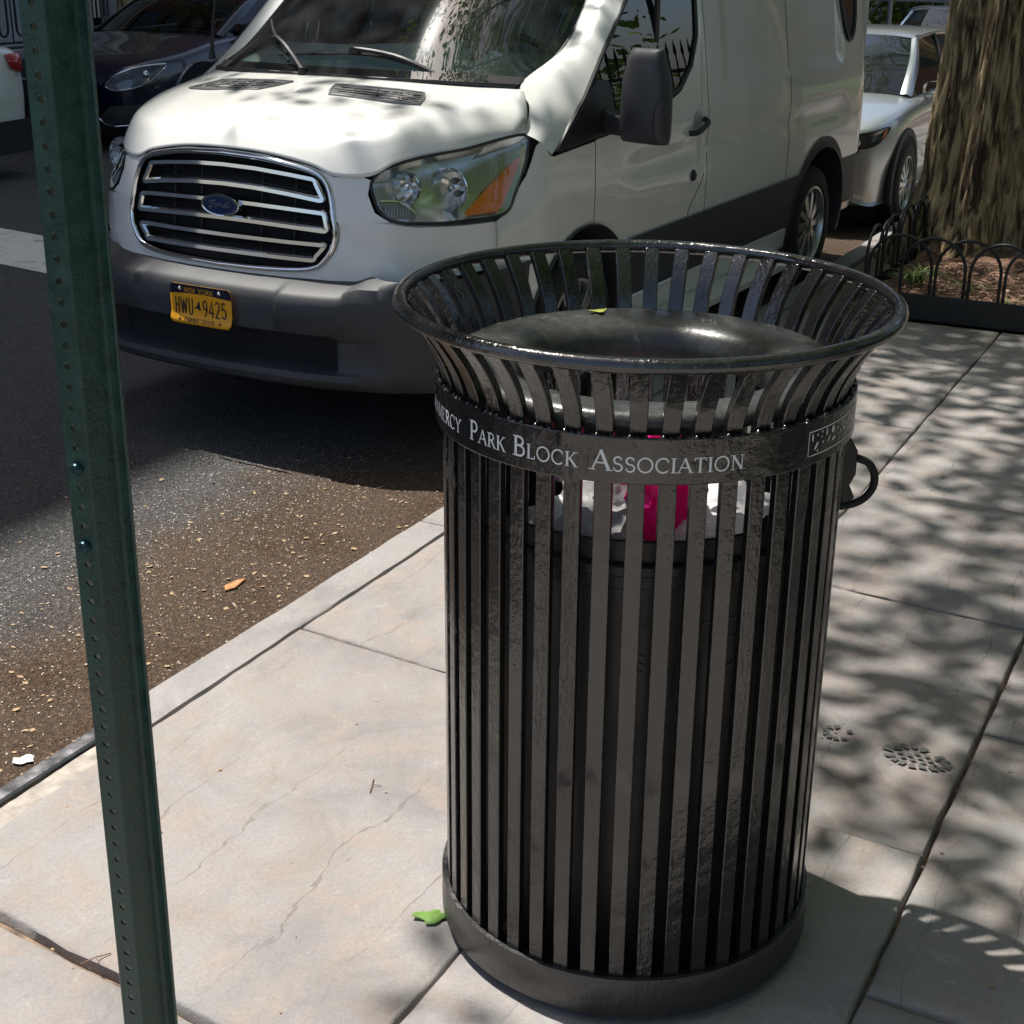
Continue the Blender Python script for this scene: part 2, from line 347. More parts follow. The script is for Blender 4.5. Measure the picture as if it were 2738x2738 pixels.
rowsC = [-6.1, -4.7, -3.5, -2.3, -1.05, .25, 1.35, 2.75, 4.05, 5.56, 8.6, 9.9, 11.3, 12.7, 14.1, 15.5]
rowsD = [-6.1, -4.4, -2.9, -1.5, -.1, 1.3, 2.7, 4.1, 5.5, 6.9, 8.3, 9.7, 11.1, 12.5, 13.9]
skew = {.77: -.03, 2.05: -.045, 3.0: -.05, 1.0: -.08, -.37: -.10, 1.35: -.02}
sd = 0
for (t0, t1), rows in (((.1065, 1.225), rowsA), ((1.225, 1.955), rowsB), ((1.955, 3.2), rowsC), ((3.2, 4.55), rowsD)):
    for a, b in zip(rows, rows[1:]):
        if a > 5.5 and b < 8.7 and t0 < 2: continue
        sd += 1; g = .0045; k0, k1 = skew.get(a, 0) / 2, skew.get(b, 0) / 2
        g1 = .020 if b == -.37 else g
        poly = [(t0 + g, a - k0 + g), (t1 - g, a + k0 + g), (t1 - g, b + k1 - g1), (t0 + g, b - k1 - g1)]
        slab_mesh('flagstone', poly, -.06, .0 + R.uniform(-.003, .002), sd, m_stone, bed)
# kerb: steel-nosed concrete, then bluestone lengths
m_steel = M('worn_steel', (.42, .41, .43), .32, .85, var=.25, vscale=14, rvar=.14)
m_conc = M('rough_concrete', (.36, .32, .28), .92, var=.35, vscale=22, bstr=.9, bscale=40)
kerb = frame('kerb', kind='structure')
q = MB(); q.prism([(-.12, -9), (.030, -9), (.030, .36), (-.0, .36), (-.0, -9 + .01)][:4], -.075, -.004); q.build('concrete_core', m_conc, kerb, smooth=0)
pr = [(-.012, -.09), (-.012, -.008), (-.007, -.001), (.0, .002), (.034, .002), (.038, -.004)]
q = MB(); q.grid([[(x, s, z) for x, z in pr] for s in (-9, -2, -1, -.5, 0, .2, .365)]); q.build('steel_nosing', m_steel, kerb, smooth=30)
for i, (a, b) in enumerate(((-9, -5), (-5, -1.2), (-1.2, .30))): slab_mesh('mortar_strip', [(.042, a), (.11, a), (.11, b), (.042, b)], -.07, -.012, 300 + i, m_conc, kerb, .01, .03, .006)
ke = [.37, 1.02 + .9, 3.4, 5.0, 6.6, 8.2, 9.8, 11.4, 13, 14.6, 16.2]
for i, (a, b) in enumerate(zip(ke, ke[1:])):
    slab_mesh('kerbstone', [(-.016, a + .004), (.106, a + .004), (.106, b - .004), (-.016, b - .004)], -.09, R.uniform(-.002, .001), 400 + i, m_kerb, kerb, .005, .05, .003)
# far pavement, its kerb and the lawn of the park
m_far = M('far_concrete', (.28, .275, .265), .85, var=.2, vscale=3, bstr=.3, bscale=30)
q = MB(); q.box((-3.2, 26.5, -.03), (12, 14, .20)); tag(on_street(q.build('cross_sidewalk', m_far, smooth=0, bevel=.02)), kind='structure')
q = MB(); q.box((-12.2, 20, -.02), (5.4, 90, .20)); tag(on_street(q.build('far_sidewalk', m_far, smooth=0, bevel=.02)), kind='structure')
def mat_lawn():
    m = bpy.data.materials.new('lawn'); nt, b, N, L = nodes(m); v = coord(nt)
    L.new(ramp(nt, noise_tex(nt, 3, 8, .7, v), [(.3, (.03, .07, .012)), (.7, (.09, .15, .03))]), b.inputs['Base Color']); b.inputs['Roughness'].default_value = .9
    bump(nt, b, noise_tex(nt, 80, 5, .7, v), 1, .03); return m
q = MB(); q.box((34.9, 14, -.03), (60, 110, .20)); tag(on_street(q.build('lawn', mat_lawn(), smooth=0)), kind='structure')
# ------------------------------------------------------------------ litter
m_flake = M('dry_flake', (.36, .25, .15), .85, var=.6, vscale=400)
m_glint = M('glint_pale', (.62, .56, .48), .6)
def flakes(name, n, region, mat, z, size, seed):
    rr = random.Random(seed); mb = MB()
    for _ in range(n):
        t, s = region(rr); k = size * (.25 + 1.3 * rr.random() ** 2.6); a = rr.uniform(0, pi); el_ = rr.uniform(.35, 1)
        zz = z + rr.uniform(.0005, .003); tilt = rr.uniform(-.25, .25) * k
        P = []
        m_ = rr.choice((4, 5))
        for j in range(m_):
            aa = 2 * pi * j / m_; r_ = k * rr.uniform(.7, 1.1); x, y = r_ * cos(aa), r_ * el_ * sin(aa)
            P.append((t + x * cos(a) - y * sin(a), s + x * sin(a) + y * cos(a), zz + tilt * cos(aa) + abs(tilt)))
        mb.add(P, [tuple(range(m_))])
    o = mb.build(name, mat, smooth=0); on_street(o); return tag(o, kind='stuff')
def gut(rr):
    return -min(abs(rr.gauss(.08, .62)), 2.4) - .03, rr.uniform(-1.2, 2.9)
tag(flakes('gutter_litter', 1200, gut, m_flake, ROAD, .0085, 5), 'tan flakes and seed husks lying in the gutter dirt', 'litter')
tag(flakes('gutter_glitter', 15000, lambda rr: (-min(abs(rr.gauss(.75, .38)), 2.4) - .02, rr.uniform(-1.2, 2.9)), m_glint, ROAD, .0027, 8), 'small pale grit flecks imitating sun glints on the dark road edge', 'glitter')  # pale flecks stand in for sun glitter off the road surface
tag(flakes('sidewalk_crumbs', 230, lambda rr: (rr.uniform(.12, 2.6), rr.uniform(-.8, 3.6)), m_flake, .001, .005, 9), 'loose brown crumbs on the flagstones', 'crumbs')
# single bits
def leaf_shape(mb, c, a, k, lobes, z, rr, curl=.25):
    pts = []
    n = 7 * lobes
    for j in range(n):
        th = 2 * pi * j / n; r_ = k * (.62 + .38 * abs(sin(th * lobes / 2 + .4))) * (1.25 if abs(sin(th)) < .4 else .8) * rr.uniform(.85, 1.1)
        x, y = r_ * cos(th), r_ * sin(th); pts.append((c[0] + x * cos(a) - y * sin(a), c[1] + x * sin(a) + y * cos(a), z + curl * k * (.35 * (x / k) ** 2 + .3 * abs(y / k))))
    mb.add([(c[0], c[1], z)] + pts, [(0, 1 + j, 1 + (j + 1) % n) for j in range(n)])
q = MB(); leaf_shape(q, (1.125, .055), .4, .034, 3, .003, R, .5); q.mapped(lambda x, y, z: (x, y, z))
tag(on_street(q.build('green_leaf', M('leaf_fresh', (.16, .30, .06), .6, var=.3, vscale=60), smooth=30, solid=.0006)), 'crumpled fresh green leaf on flagstone beside the trash can base', 'leaf')
q = MB(); q.prism([(-.33, 1.25), (-.315, 1.285), (-.33, 1.36), (-.35, 1.33), (-.355, 1.28)], ROAD + .002, ROAD + .009)
tag(on_street(q.build('brown_leaf', M('leaf_brown', (.42, .2, .08), .7, var=.4, vscale=50), smooth=0, bevel=.003)), 'curled orange brown leaf lying in the gutter dirt', 'leaf')
q = MB(); leaf_shape(q, (-.135, .2), .2, .032, 2, ROAD + .004, R, .4)
tag(on_street(q.build('paper_scrap', M('paper', (.75, .73, .68), .8), smooth=0, solid=.0006)), 'torn white paper scrap in the gutter by the steel kerb edge', 'paper')
for i, (t, s, a) in enumerate(((.42, .03, .3), (.62, -.36, 1.1), (.75, .42, 2.0))):
    q = MB(); x, y = cos(a) * .03, sin(a) * .03
    q.tube([(t - x, s - y, .004), (t, s, .007), (t + x, s + y, .003)], .0013, 5); q.tube([(t, s, .007), (t + y * .7, s - x * .7, .004)], .001, 5)
    tag(on_street(q.build('twig', M('twig_brown', (.25, .15, .09), .9), smooth=60)), ('short forked twig in the middle of the sunlit flagstone', 'short forked twig by the sandy flagstone joint near the sign post', 'short forked twig on flagstone beside the trash can')[i], 'twig', 'twigs on the flagstones')
# wet shoe print: heel and sole as tread blocks, a film lying on the flagstone
m_wet = M('wet_stone', (.095, .093, .088), .7)
def tread(mb, c, L_, Wd, a, heel, rr):
    def put(P): mb.add([(c[0] + x * cos(a) - y * sin(a), c[1] + x * sin(a) + y * cos(a), .0036) for x, y in P], [tuple(range(len(P)))])
    j = lambda: rr.uniform(-.0022, .0022)
    def out(th, k): return (L_ / 2 * k * cos(th) * (1 if cos(th) > 0 else .92), Wd / 2 * k * sin(th) * (1 - .18 * max(0, cos(th))))
    n = 11 if heel else 19
    for i in range(n):
        if rr.random() < .12 or (heel and i in (0, 10)): continue
        t0, t1 = 2 * pi * (i + .08) / n, 2 * pi * (i + .86) / n; k0 = .58 if heel else .66
        p = [out(t0, 1), out((t0 + t1) / 2, 1.02), out(t1, 1), out(t1 - .03, k0), out(t0 + .03, k0)]; put([(x + j(), y + j()) for x, y in p])
    if not heel:
        for i in range(-2, 3):
            for m_ in (-1, 0, 1):
                x, y = i * .025 + (.0125 if m_ == 0 else 0), m_ * .0165
                if abs(x) > L_ * .30 or rr.random() < .12: continue
                put([(x - .011 + j() * .5, y), (x, y + .0068 + j() * .5), (x + .011, y + j() * .5), (x, y - .0068)])
q = MB(); tread(q, (1.64, 1.18), .085, .075, -.05, True, R); tread(q, (1.838, 1.155), .18, .105, -.08, False, R)
o = q.build('shoe_print', m_wet, bed, smooth=0)
# ================================================================== TRASH CAN
def mat_can(name, c, r0, r1, bs):
    m = bpy.data.materials.new(name); nt, b, N, L = nodes(m); v = coord(nt)
    n = noise_tex(nt, 9, 6, .65, v); v2 = coord(nt, (1, 1, .25)); n2 = noise_tex(nt, 90, 3, .6, v2)
    dust = noise_tex(nt, 260, 3, .8, v)
    cc = mixc(nt, ramp(nt, dust, [(.70, (0,) * 3), (.76, (.6,) * 3)]), c, (.16, .15, .14))
    cc = mixc(nt, ramp(nt, noise_tex(nt, 4, 6, .7, v), [(.5, (0,) * 3), (.75, (.35,) * 3)]), cc, (.045, .042, .04))
    L.new(cc, b.inputs['Base Color']); L.new(ramp(nt, n, [(.35, (r0,) * 3), (.68, (r1,) * 3)]), b.inputs['Roughness'])
    h = math_node(nt, 'MULTIPLY', n2, ramp(nt, n, [(.42, (.12,) * 3), (.6, (1,) * 3)]))
    bump(nt, b, h, bs, .006); b.inputs['Specular IOR Level'].default_value = 1.0
    return m
m_can = mat_can('can_enamel', (.010, .0098, .0098), .09, .24, .45)
CX, CY = .231, .0
CAN = thing('trash_can', 'round black steel slatted trash can with flared rim and lettered band on the flagstones', 'trash can', (.231, 2.528, 0))
CAN.rotation_euler = (.0125, 0, 0)   # the pavement falls slightly, the can leans a little
ZB0, ZB1, RB = 1.0634, 1.1387, .3685
NS = 44
def flare(k):      # outer radius of the bars above the band
    f = max(0, (k - 1.125) / (1.262 - 1.125)); return .356 + .068 * f ** 1.75, k
prof = [(.356, .075)] + [(.356, .075 + (1.125 - .075) * i / 6) for i in range(1, 7)] + [flare(1.125 + .137 * i / 12) for i in range(1, 13)]
q = MB(); n = len(prof); vs = []
for i, (r_, z) in enumerate(prof):
    a = Vector((prof[max(0, i - 1)][0], prof[max(0, i - 1)][1])); b = Vector((prof[min(n - 1, i + 1)][0], prof[min(n - 1, i + 1)][1])); d = (b - a).normalized()
    nr, nz = d.y, -d.x
    for off, y in ((-.014, -.0142), (0, -.0142), (0, .0142), (-.014, .0142)): vs.append((r_ + nr * off, y, z + nz * off))
fs = [(i * 4 + j, i * 4 + (j + 1) % 4, i * 4 + 4 + (j + 1) % 4, i * 4 + 4 + j) for i in range(n - 1) for j in range(4)] + [(3, 2, 1, 0), tuple((n - 1) * 4 + j for j in range(4))]
q.add(vs, fs); s0 = q.build('slat', m_can, CAN, smooth=35, bevel=.0016); slat_me = s0.data
s0.rotation_euler = (0, 0, radians(-88.0))
for i in range(1, NS):
    o = link('slat', slat_me, m_can, CAN, .0016); o.rotation_euler = (0, 0, radians(-88.0) + 2 * pi * i / NS + R.uniform(-.0025, .0025))
    o.scale = (1 + R.uniform(-.003, .003), 1, 1)
q = MB(); q.lathe([(.4268 + .0125 * cos(a), 1.2711 + .0125 * sin(a)) for a in [2 * pi * i / 16 for i in range(17)]], 128); q.build('rim', m_can, CAN, smooth=60)
q = MB(); q.lathe([(.3605, ZB0), (RB - .001, ZB0), (RB, ZB0 + .0015), (RB, ZB1 - .0015), (RB - .001, ZB1), (.3605, ZB1), (.3605, ZB0)], 128); band = q.build('band', m_can, CAN, smooth=30)
q = MB(); q.lathe([(.331, .028), (.3655, .028), (.3665, .03), (.3665, .108), (.3655, .1105), (.357, .1105), (.357, .1), (.331, .1), (.331, .028)], 128); q.build('base_ring', mat_can('can_enamel_scuffed', (.02, .019, .018), .3, .6, .6), CAN, smooth=30)
q = MB(); q.lathe([(0, .05), (.3305, .05), (.3305, .044), (0, .044)], 64); q.build('floor_plate', m_can, CAN, smooth=30)
for k in range(4):
    a = radians(20 + 90 * k); q = MB(); q.lathe([(0, 0), (.022, 0), (.024, .006), (.016, .02), (.012, .045), (0, .045)], 20, c=(.30 * cos(a), .30 * sin(a), 0)); q.build('foot', m_black, CAN, smooth=40)
# bright weld beads where bars meet the band
m_weld = M('weld_highlight', (.012, .012, .012), .14)
for i in range(NS):
    a = radians(-88.0) + 2 * pi * i / NS; q = MB()
    for y, k in ((-.012, 1), (0, .7), (.012, 1)): q.lathe([(.0001, .0045 * k), (.0035, .003 * k), (.005, 0)], 8, c=(.3625, y, ZB1 - .0005))
    o = q.build('weld', m_can, CAN, smooth=60); o.rotation_euler = (0, 0, a)
# lettering on the band
def on_band(a0, z0): return lambda x, y, l: ((RB + .0004 + l) * cos(radians(a0) + x / RB), (RB + .0004 + l) * sin(radians(a0) + x / RB), z0 + y)
m_white = M('white_vinyl', (.72, .74, .73), .45)
for wd, a0, a1 in (('GRAMERCY', -177.5, -148.6), ('PARK', -144.7, -130.8), ('BLOCK', -128.6, -110.4), ('ASSOCIATION', -107.3, -69.2)):
    q = MB(); letters(q, wd, on_band(a0, 1.0840), .0245, .0335, radians(a1 - a0) * RB); q.build('lettering', m_white, band, smooth=0)
q = MB(); LW = radians(32) * RB; fn = on_band(-49.0, 1.0795); H_ = .041
NB = 16; stroke(q, [(LW * i / NB, 0) for i in range(NB + 1)] + [(LW, H_)] + [(LW * (NB - i) / NB, H_) for i in range(1, NB + 1)] + [(0, 0)], .0018, .0002, fn)
def blob(x, y, rx, ry, rot=0, n=10): q.add([fn(x + rx * cos(2 * pi * i / n) * cos(rot) - ry * sin(2 * pi * i / n) * sin(rot), y + rx * cos(2 * pi * i / n) * sin(rot) + ry * sin(2 * pi * i / n) * cos(rot), .0003) for i in range(n)], [tuple(range(n))])
for u, v, rx, ry, ro_ in ((.045, .74, .0022, .007, .1), (.10, .36, .008, .0028, .9), (.11, .80, .002, .002, 0), (.17, .88, .002, .002, 0), (.17, .66, .0018, .0018, 0), (.12, .14, .002, .0022, 0), (.19, .42, .002, .002, 0), (.24, .78, .0022, .007, -.1), (.28, .45, .0016, .007, -.6), (.34, .76, .0048, .006, 0), (.36, .36, .006, .0026, .2), (.43, .70, .0016, .0024, 0), (.44, .44, .0016, .002, 0), (.49, .5, .0018, .0018, 0), (.56, .52, .005, .0022, .1), (.60, .7, .0014, .007, .4), (.66, .74, .0018, .008, 0), (.72, .74, .002, .008, .1), (.70, .36, .004, .002, .2), (.80, .5, .0016, .006, .3), (.84, .8, .003, .003, 0), (.90, .4, .002, .006, 0), (.93, .75, .004, .002, .5)):
    blob(u * LW, v * H_, rx, ry, ro_)
stroke(q, el(.52 * LW, .78 * H_, .0038, .0048, 0, 360, 16), .0011, .0003, fn); blob(.52 * LW, .78 * H_, .0011, .0011)
q.build('emblem', m_white, band, smooth=0)
# lid: dished ring with a rolled opening
def mat_lid():
    m = bpy.data.materials.new('lid_enamel'); nt, b, N, L = nodes(m); v = coord(nt)
    n = noise_tex(nt, 30, 8, .75, v, 1.); c = ramp(nt, n, [(.35, (.022, .023, .022)), (.6, (.05, .052, .048)), (.72, (.15, .15, .14))])
    L.new(c, b.inputs['Base Color']); L.new(ramp(nt, noise_tex(nt, 6, 5, .6, v), [(.35, (.26,) * 3), (.7, (.48,) * 3)]), b.inputs['Roughness']); bump(nt, b, noise_tex(nt, 90, 3, .6, v), .15, .004); return m
q = MB(); q.lathe([(.340, 1.142), (.344, 1.155), (.338, 1.166), (.322, 1.170), (.29, 1.169), (.262, 1.165), (.245, 1.158), (.230, 1.148), (.221, 1.131), (.217, 1.108), (.220, 1.094)], 96); q.build('lid', mat_lid(), CAN, smooth=60)
# latch plate with ring handle on the door side
a = radians(9); ca, sa = cos(a), sin(a)
def rad(x, y, z): return (x * ca - y * sa, x * sa + y * ca, z)
L0 = bpy.data.objects.new('latch', None); 
q = MB(); q.prism([(.353, 1.035), (.372, 1.03), (.405, .975), (.405, .93), (.388, .895), (.353, .90)], -.020, .020, lambda x, z, y: rad(x, y, z)); latch = q.build('latch', m_black, CAN, smooth=30, bevel=.004)
bpy.data.objects.remove(L0)
q = MB(); ring = [(.36, .86), (.40, .862), (.43, .872), (.448, .895), (.448, .922), (.434, .945), (.412, .955)]
q.tube([rad(p[0], 0, p[1]) for p in crom([(x, z, 0) for x, z in ring], 24)], .0075, 10); q.build('ring_handle', m_rubber, latch, smooth=60)
q = MB(); q.bar(rad(.385, 0, .905), rad(.40, 0, .872), .026, .016, rad(0, 1, 0)); q.build('bolt', m_black, latch, smooth=30, bevel=.003)
# plastic liner drum standing inside
def mat_liner():
    m = M('liner_plastic', (.018, .018, .019), .42, bstr=.12, bscale=200, rvar=.08, vscale=8); return m
LIN = thing('trash_liner', 'black plastic liner drum standing inside the slatted trash can', 'bin liner', (.231, 2.528, .05))
q = MB(); q.lathe([(0, .0), (.290, .0), (.298, .01), (.312, .62), (.314, .80), (.322, .805), (.322, .825), (.329, .83), (.330, .845), (.324, .850), (.318, .850), (.318, .885), (.314, .888), (.310, .885), (.308, .80), (.306, .62), (.28, .02), (0, .02)], 80); q.build('drum', mat_liner(), LIN, smooth=40)
q = MB()
def on_lin(a0, z0): return lambda x, y, l: ((.3125 + .006 * (z0 + y - .6) + .0016 + l) * cos(radians(a0) + x / .285), (.3125 + .006 * (z0 + y - .6) + .0016 + l) * sin(radians(a0) + x / .285), z0 + y)
letters(q, 'VICTOR', on_lin(-92, .70), .036, None, .20, False, (.13, .13, .13)); q.build('raised_lettering', M('liner_letter', (.028, .028, .029), .35), LIN, smooth=0); q = MB(); letters(q, 'STANLEY', on_lin(-96, .645), .036, None, .24, False, (.13, .13, .13))
q.build('raised_lettering', M('liner_letter', (.028, .028, .029), .35), LIN, smooth=0)
def bag(name, label, c, r_, mat, seed, sq=(1, 1, 1), k=.35, catg='bag'):
    bm = bmesh.new(); bmesh.ops.create_icosphere(bm, subdivisions=4, radius=1)
    for v in bm.verts:
        p = v.co.copy(); d = 1 + k * noise.fractal(p * 1.6 + Vector((seed, 0, 0)), .8, 2., 4) + .14 * abs(noise.noise(p * 5 + Vector((0, seed, 0))))
        v.co = Vector((p.x * sq[0], p.y * sq[1], p.z * sq[2])) * d * r_
    me = bpy.data.meshes.new(name); bm.to_mesh(me); bm.free(); me.shade_smooth(); me.set_sharp_from_angle(angle=radians(35))
    return tag(link(name, me, mat, None, 0, c), label, catg)
def mat_bag(name, c, tr):
    m = bpy.data.materials.new(name); nt, b, N, L = nodes(m)
    b.inputs['Base Color'].default_value = (*c, 1); b.inputs['Roughness'].default_value = .3
    t = N.new('ShaderNodeBsdfTranslucent'); t.inputs[0].default_value = (*c, 1); mx = N.new('ShaderNodeMixShader'); mx.inputs[0].default_value = tr
    bump(nt, b, noise_tex(nt, 28, 5, .6, coord(nt), 1.), .5, .01)
    L.new(b.outputs[0], mx.inputs[1]); L.new(t.outputs[0], mx.inputs[2]); L.new(mx.outputs[0], N['Material Output'].inputs[0]); return m
mw = mat_bag('bag_white', (.85, .85, .86), .3)
bag('white_bag', 'large crumpled white plastic bag filling the trash liner', (.235, 2.53, .745), .17, mw, 3.1, (1.2, 1.15, 1.0), .25)
bag('white_bag', 'small white paper bag by the pink bag in the trash liner', (.155, 2.42, .90), .075, mat_bag('bag_grey', (.62, .62, .62), .25), 5.2, (1.1, .9, .9), .3)
bag('pink_bag', 'bright pink plastic bag sticking up from the trash liner', (.262, 2.40, .965), .078, mat_bag('bag_pink', (.85, .03, .36), .45), 8.4, (.75, .6, 1.15), .45)
bag('white_bag', 'bright white crushed wrapper right of the pink bag in the liner', (.36, 2.46, .905), .08, mw, 9.7, (1.2, 1., .55), .3)
bag('pink_wrapper', 'pale pink wrapper seen down through the trash can lid opening', (.15, 2.60, .93), .07, mat_bag('bag_pale_pink', (.6, .4, .52), .3), 2.7, (1.1, 1.2, .5), .3)
q = MB(); leaf_shape(q, (0, 0), .3, .016, 3, 0, R, .4); q.build('catkin', M('catkin_yellow', (.45, .48, .08), .8), None, smooth=0, loc=(.165, 2.80, 1.1755), solid=.001); tag(bpy.data.objects['catkin'], 'yellow green catkin scrap lying on the trash can lid', 'catkin')
# ================================================================== SIGN POST
m_post = M('post_green', (.013, .048, .037), .36, var=.35, vscale=40, bstr=.3, bscale=160, rvar=.1)
m_post_paint = m_post
IN = .0254
POST = thing('sign_post', 'dark green perforated steel U channel sign post standing on the pavement', 'sign post', (-.531, 1.679, 0), radians(-22.6))
POST.rotation_euler = Matrix.Rotation(.005, 3, 'Y').to_euler()
POST.rotation_euler = (Matrix.Rotation(.005, 3, 'Y') @ Matrix.Rotation(radians(-22.6), 3, 'Z')).to_euler()
# profile in inches: web at front (y=0), walls sloping back, flanges
wb, wx, dp, fx = .62, 1.12, 1.5, 1.72
th = .12 * IN
def post_strip(pts, z0, z1): # thick strip along z from a polyline in plan
    m = MB(); P = [Vector((a * IN, b * IN)) for a, b in pts]; n = len(P); nn = []
    for i in range(n):
        d = (P[min(n - 1, i + 1)] - P[max(0, i - 1)]).normalized(); nn.append(Vector((-d.y, d.x)))
    ring_ = [P[i] for i in range(n)] + [P[i] + nn[i] * th for i in range(n - 1, -1, -1)]
    k = len(ring_); vs = [(p.x, p.y, z) for z in (z0, z1) for p in ring_]
    m.add(vs, [(i, (i + 1) % k, k + (i + 1) % k, k + i) for i in range(k)] + [tuple(range(k - 1, -1, -1)), tuple(range(k, 2 * k))]); return m
wall = [(wb, 0), (wb + .06, .03), (wb + .10, .10), (wx - .05, dp - .22), (wx, dp - .10), (wx + .10, dp - .02), (fx - .1, dp), (fx, dp - .04), (fx + .02, dp - .12)]
post_strip(wall, -.25, 3.1).build('side_flange', m_post, POST, smooth=35)
post_strip([(-a, b) for a, b in reversed(wall)], -.25, 3.1).build('side_flange', m_post, POST, smooth=35)
# web with a row of punched holes one inch apart
q = MB(); hz = 1.6924 - .013; nh = int((3.1 + .25) / IN); zt = hz + (IN * 56); HOL = .185 * IN
for i in range(nh + 2):
    zc = zt - i * IN
    if zc < -.24 or zc > 3.09: continue
    hexa = [(HOL * cos(2 * pi * j / 16), HOL * sin(2 * pi * j / 16)) for j in range(16)]
    sq = []
    for j in range(16):
        x, y = cos(2 * pi * j / 16), sin(2 * pi * j / 16); k = 1 / max(abs(x), abs(y)); sq.append((x * k * wb * IN, y * k * IN / 2))
    for yy, flip in ((0, 0), (th, 1)):
        vs = [(a, yy, zc + b) for a, b in hexa] + [(a, yy, zc + b) for a, b in sq]
        q.add(vs, [((j, (j + 1) % 16, 16 + (j + 1) % 16, 16 + j) if flip else (16 + j, 16 + (j + 1) % 16, (j + 1) % 16, j)) for j in range(16)])
    vs = [(a, y, zc + b) for y in (0, th) for a, b in hexa]
    q.add(vs, [(j, 16 + j, 16 + (j + 1) % 16, (j + 1) % 16) for j in range(16)])
q.build('web', m_post, POST, smooth=35)
m_bolt = M('bolt_blue_steel', (.02, .06, .075), .35, .6)
zi = [zt - i * IN for i in range(200)]
for k in range(2):
    zt_ = min(zi, key=lambda z: abs(z - (1.247, 1.149)[k])); q = MB(); q.lathe([(0, -.008), (.006, -.0075), (.0085, -.003), (.0085, 0), (0, 0)], 10, 'y', (0, 0, zt_)); q.build('bolt', m_bolt, POST, smooth=40)
# ================================================================== VAN
VO = Vector((-1.1962, 5.585, -.13)); VYAW = .526
VAN = thing('parked_van', 'white cargo van with chrome grille parked at the kerb behind the trash can', 'van', VO, -VYAW)
def mat_paint_white():
    m = bpy.data.materials.new('van_white'); nt, b, N, L = nodes(m); v = coord(nt)
    c = ramp(nt, noise_tex(nt, 5, 6, .7, v), [(.3, (.70, .70, .66)), (.7, (.76, .755, .715))])
    L.new(c, b.inputs['Base Color']); b.inputs['Roughness'].default_value = .32; b.inputs['Coat Weight'].default_value = .8; b.inputs['Coat Roughness'].default_value = .05
    bump(nt, b, noise_tex(nt, 900, 2, .5, v), .03, .001); return m
m_van = mat_paint_white()
m_clad = M('van_cladding', (.036, .038, .042), .55, var=.12, vscale=6, bstr=.12, bscale=500)
m_gap = M('seam_black', (.01, .01, .01), .8)
m_ws = glass('windshield_glass', (.80, .95, .90), .85, ior=1.85, dust=.03)
m_sg = glass('side_glass', (.55, .70, .62), .35, ior=1.9)
# ---- shape functions (x to the kerb, y backwards, z up)
G_PLAN = [(0, 0), (.15, .004), (.3, .015), (.5, .048), (.62, .09), (.75, .165), (.85, .265), (.92, .395), (.95, .49), (.97, .57), (1.0, .7)]
def Fy(x, z):
    a = abs(x); g = interp(G_PLAN, a)
    return .125 + .12 * (z - .85) + g + 1.13 * max(0, z - 1.0) * (a / .92) ** 4
SB = [(.3, .955), (.5, .983), (.75, 1.0), (1.0, 1.006), (1.2, 1.0), (1.4, .976), (1.6, .95), (1.8, .918), (1.95, .872), (2.03, .80)]
def Sx(y, z):
    x = interp(SB, z)
    x -= .05 * sm(.95, .55, y) + max(0, y - 4.8) ** 2 * 1.1
    if 1.5 < y < 4.7: x -= .013 * exp(-((z - 1.04) / .055) ** 2) * sm(1.5, 1.8, y) * sm(4.7, 4.4, y)
    if 2.7 < y < 4.95 and z > 1.3: x -= .014 * sm(2.7, 2.78, y) * sm(1.30, 1.36, z) * sm(4.5, 4.42, y)
    return x
HF, HR, ARF = 1.25, 4.2, .455    # hubs and arch radius
HZ = .405
def bottom(y, base):
    z = base
    for h in (HF, HR):
        d = abs(y - h)
        if d < ARF: z = max(z, HZ + sqrt(ARF ** 2 - d * d))
    return z
BELT = [(.90, 1.165), (.945, 1.176), (1.53, 1.212), (1.95, 1.262), (2.2, 1.325), (2.34, 1.42), (2.43, 1.56), (2.45, 1.75), (2.40, 1.90)]
# ---- hood
lip = [(0, 1.226), (.2, 1.218), (.39, 1.186), (.487, 1.150), (.61, 1.152), (.69, 1.204), (.83, 1.238), (.92, 1.268)]
rear = [(0, .872, 1.432), (.2, .882, 1.432), (.36, .90, 1.430), (.46, .925, 1.428), (.56, .955, 1.424), (.64, .985, 1.420), (.73, 1.025, 1.416), (.80, 1.065, 1.41)]
SHV = [0, .06, .12, .22, .38, .6, .82, 1]; SHB = [0, .034, .05, .058, .056, .04, .018, 0]
fac = [1, 1, 1, 1.05, 1.1, 1.05, .8, 0]; ext1 = [0, 0, .012, .036, .045, .012, 0, 0]
rows = []
for v, bu in zip(SHV, SHB):
    half = []
    for i, ((lx, lz), rp) in enumerate(zip(lip, rear)):
        a = Vector((lx, Fy(lx, lz) - .004, lz)); b = Vector(rp); p = a.lerp(b, v); p.z += bu * fac[i] + ext1[i] * interp([(0, 0), (.12, 1), (.4, .55), (1, 0)], v)
        if i == 7: p += Vector((.028, -.02, .0)) * sin(pi * v)
        half.append(p)
    rows.append([Vector((-p.x, p.y, p.z)) for p in reversed(half[1:])] + half)
q = MB(); q.net(rows, 56, 36); HOOD = q.build('hood', m_van, VAN, smooth=50, solid=.004)
def hood_z(x, y):
    best = None
    for p in q.v:
        d = (p[0] - x) ** 2 + (p[1] - y) ** 2
        if best is None or d < best[0]: best = (d, p[2])
    return best[1]
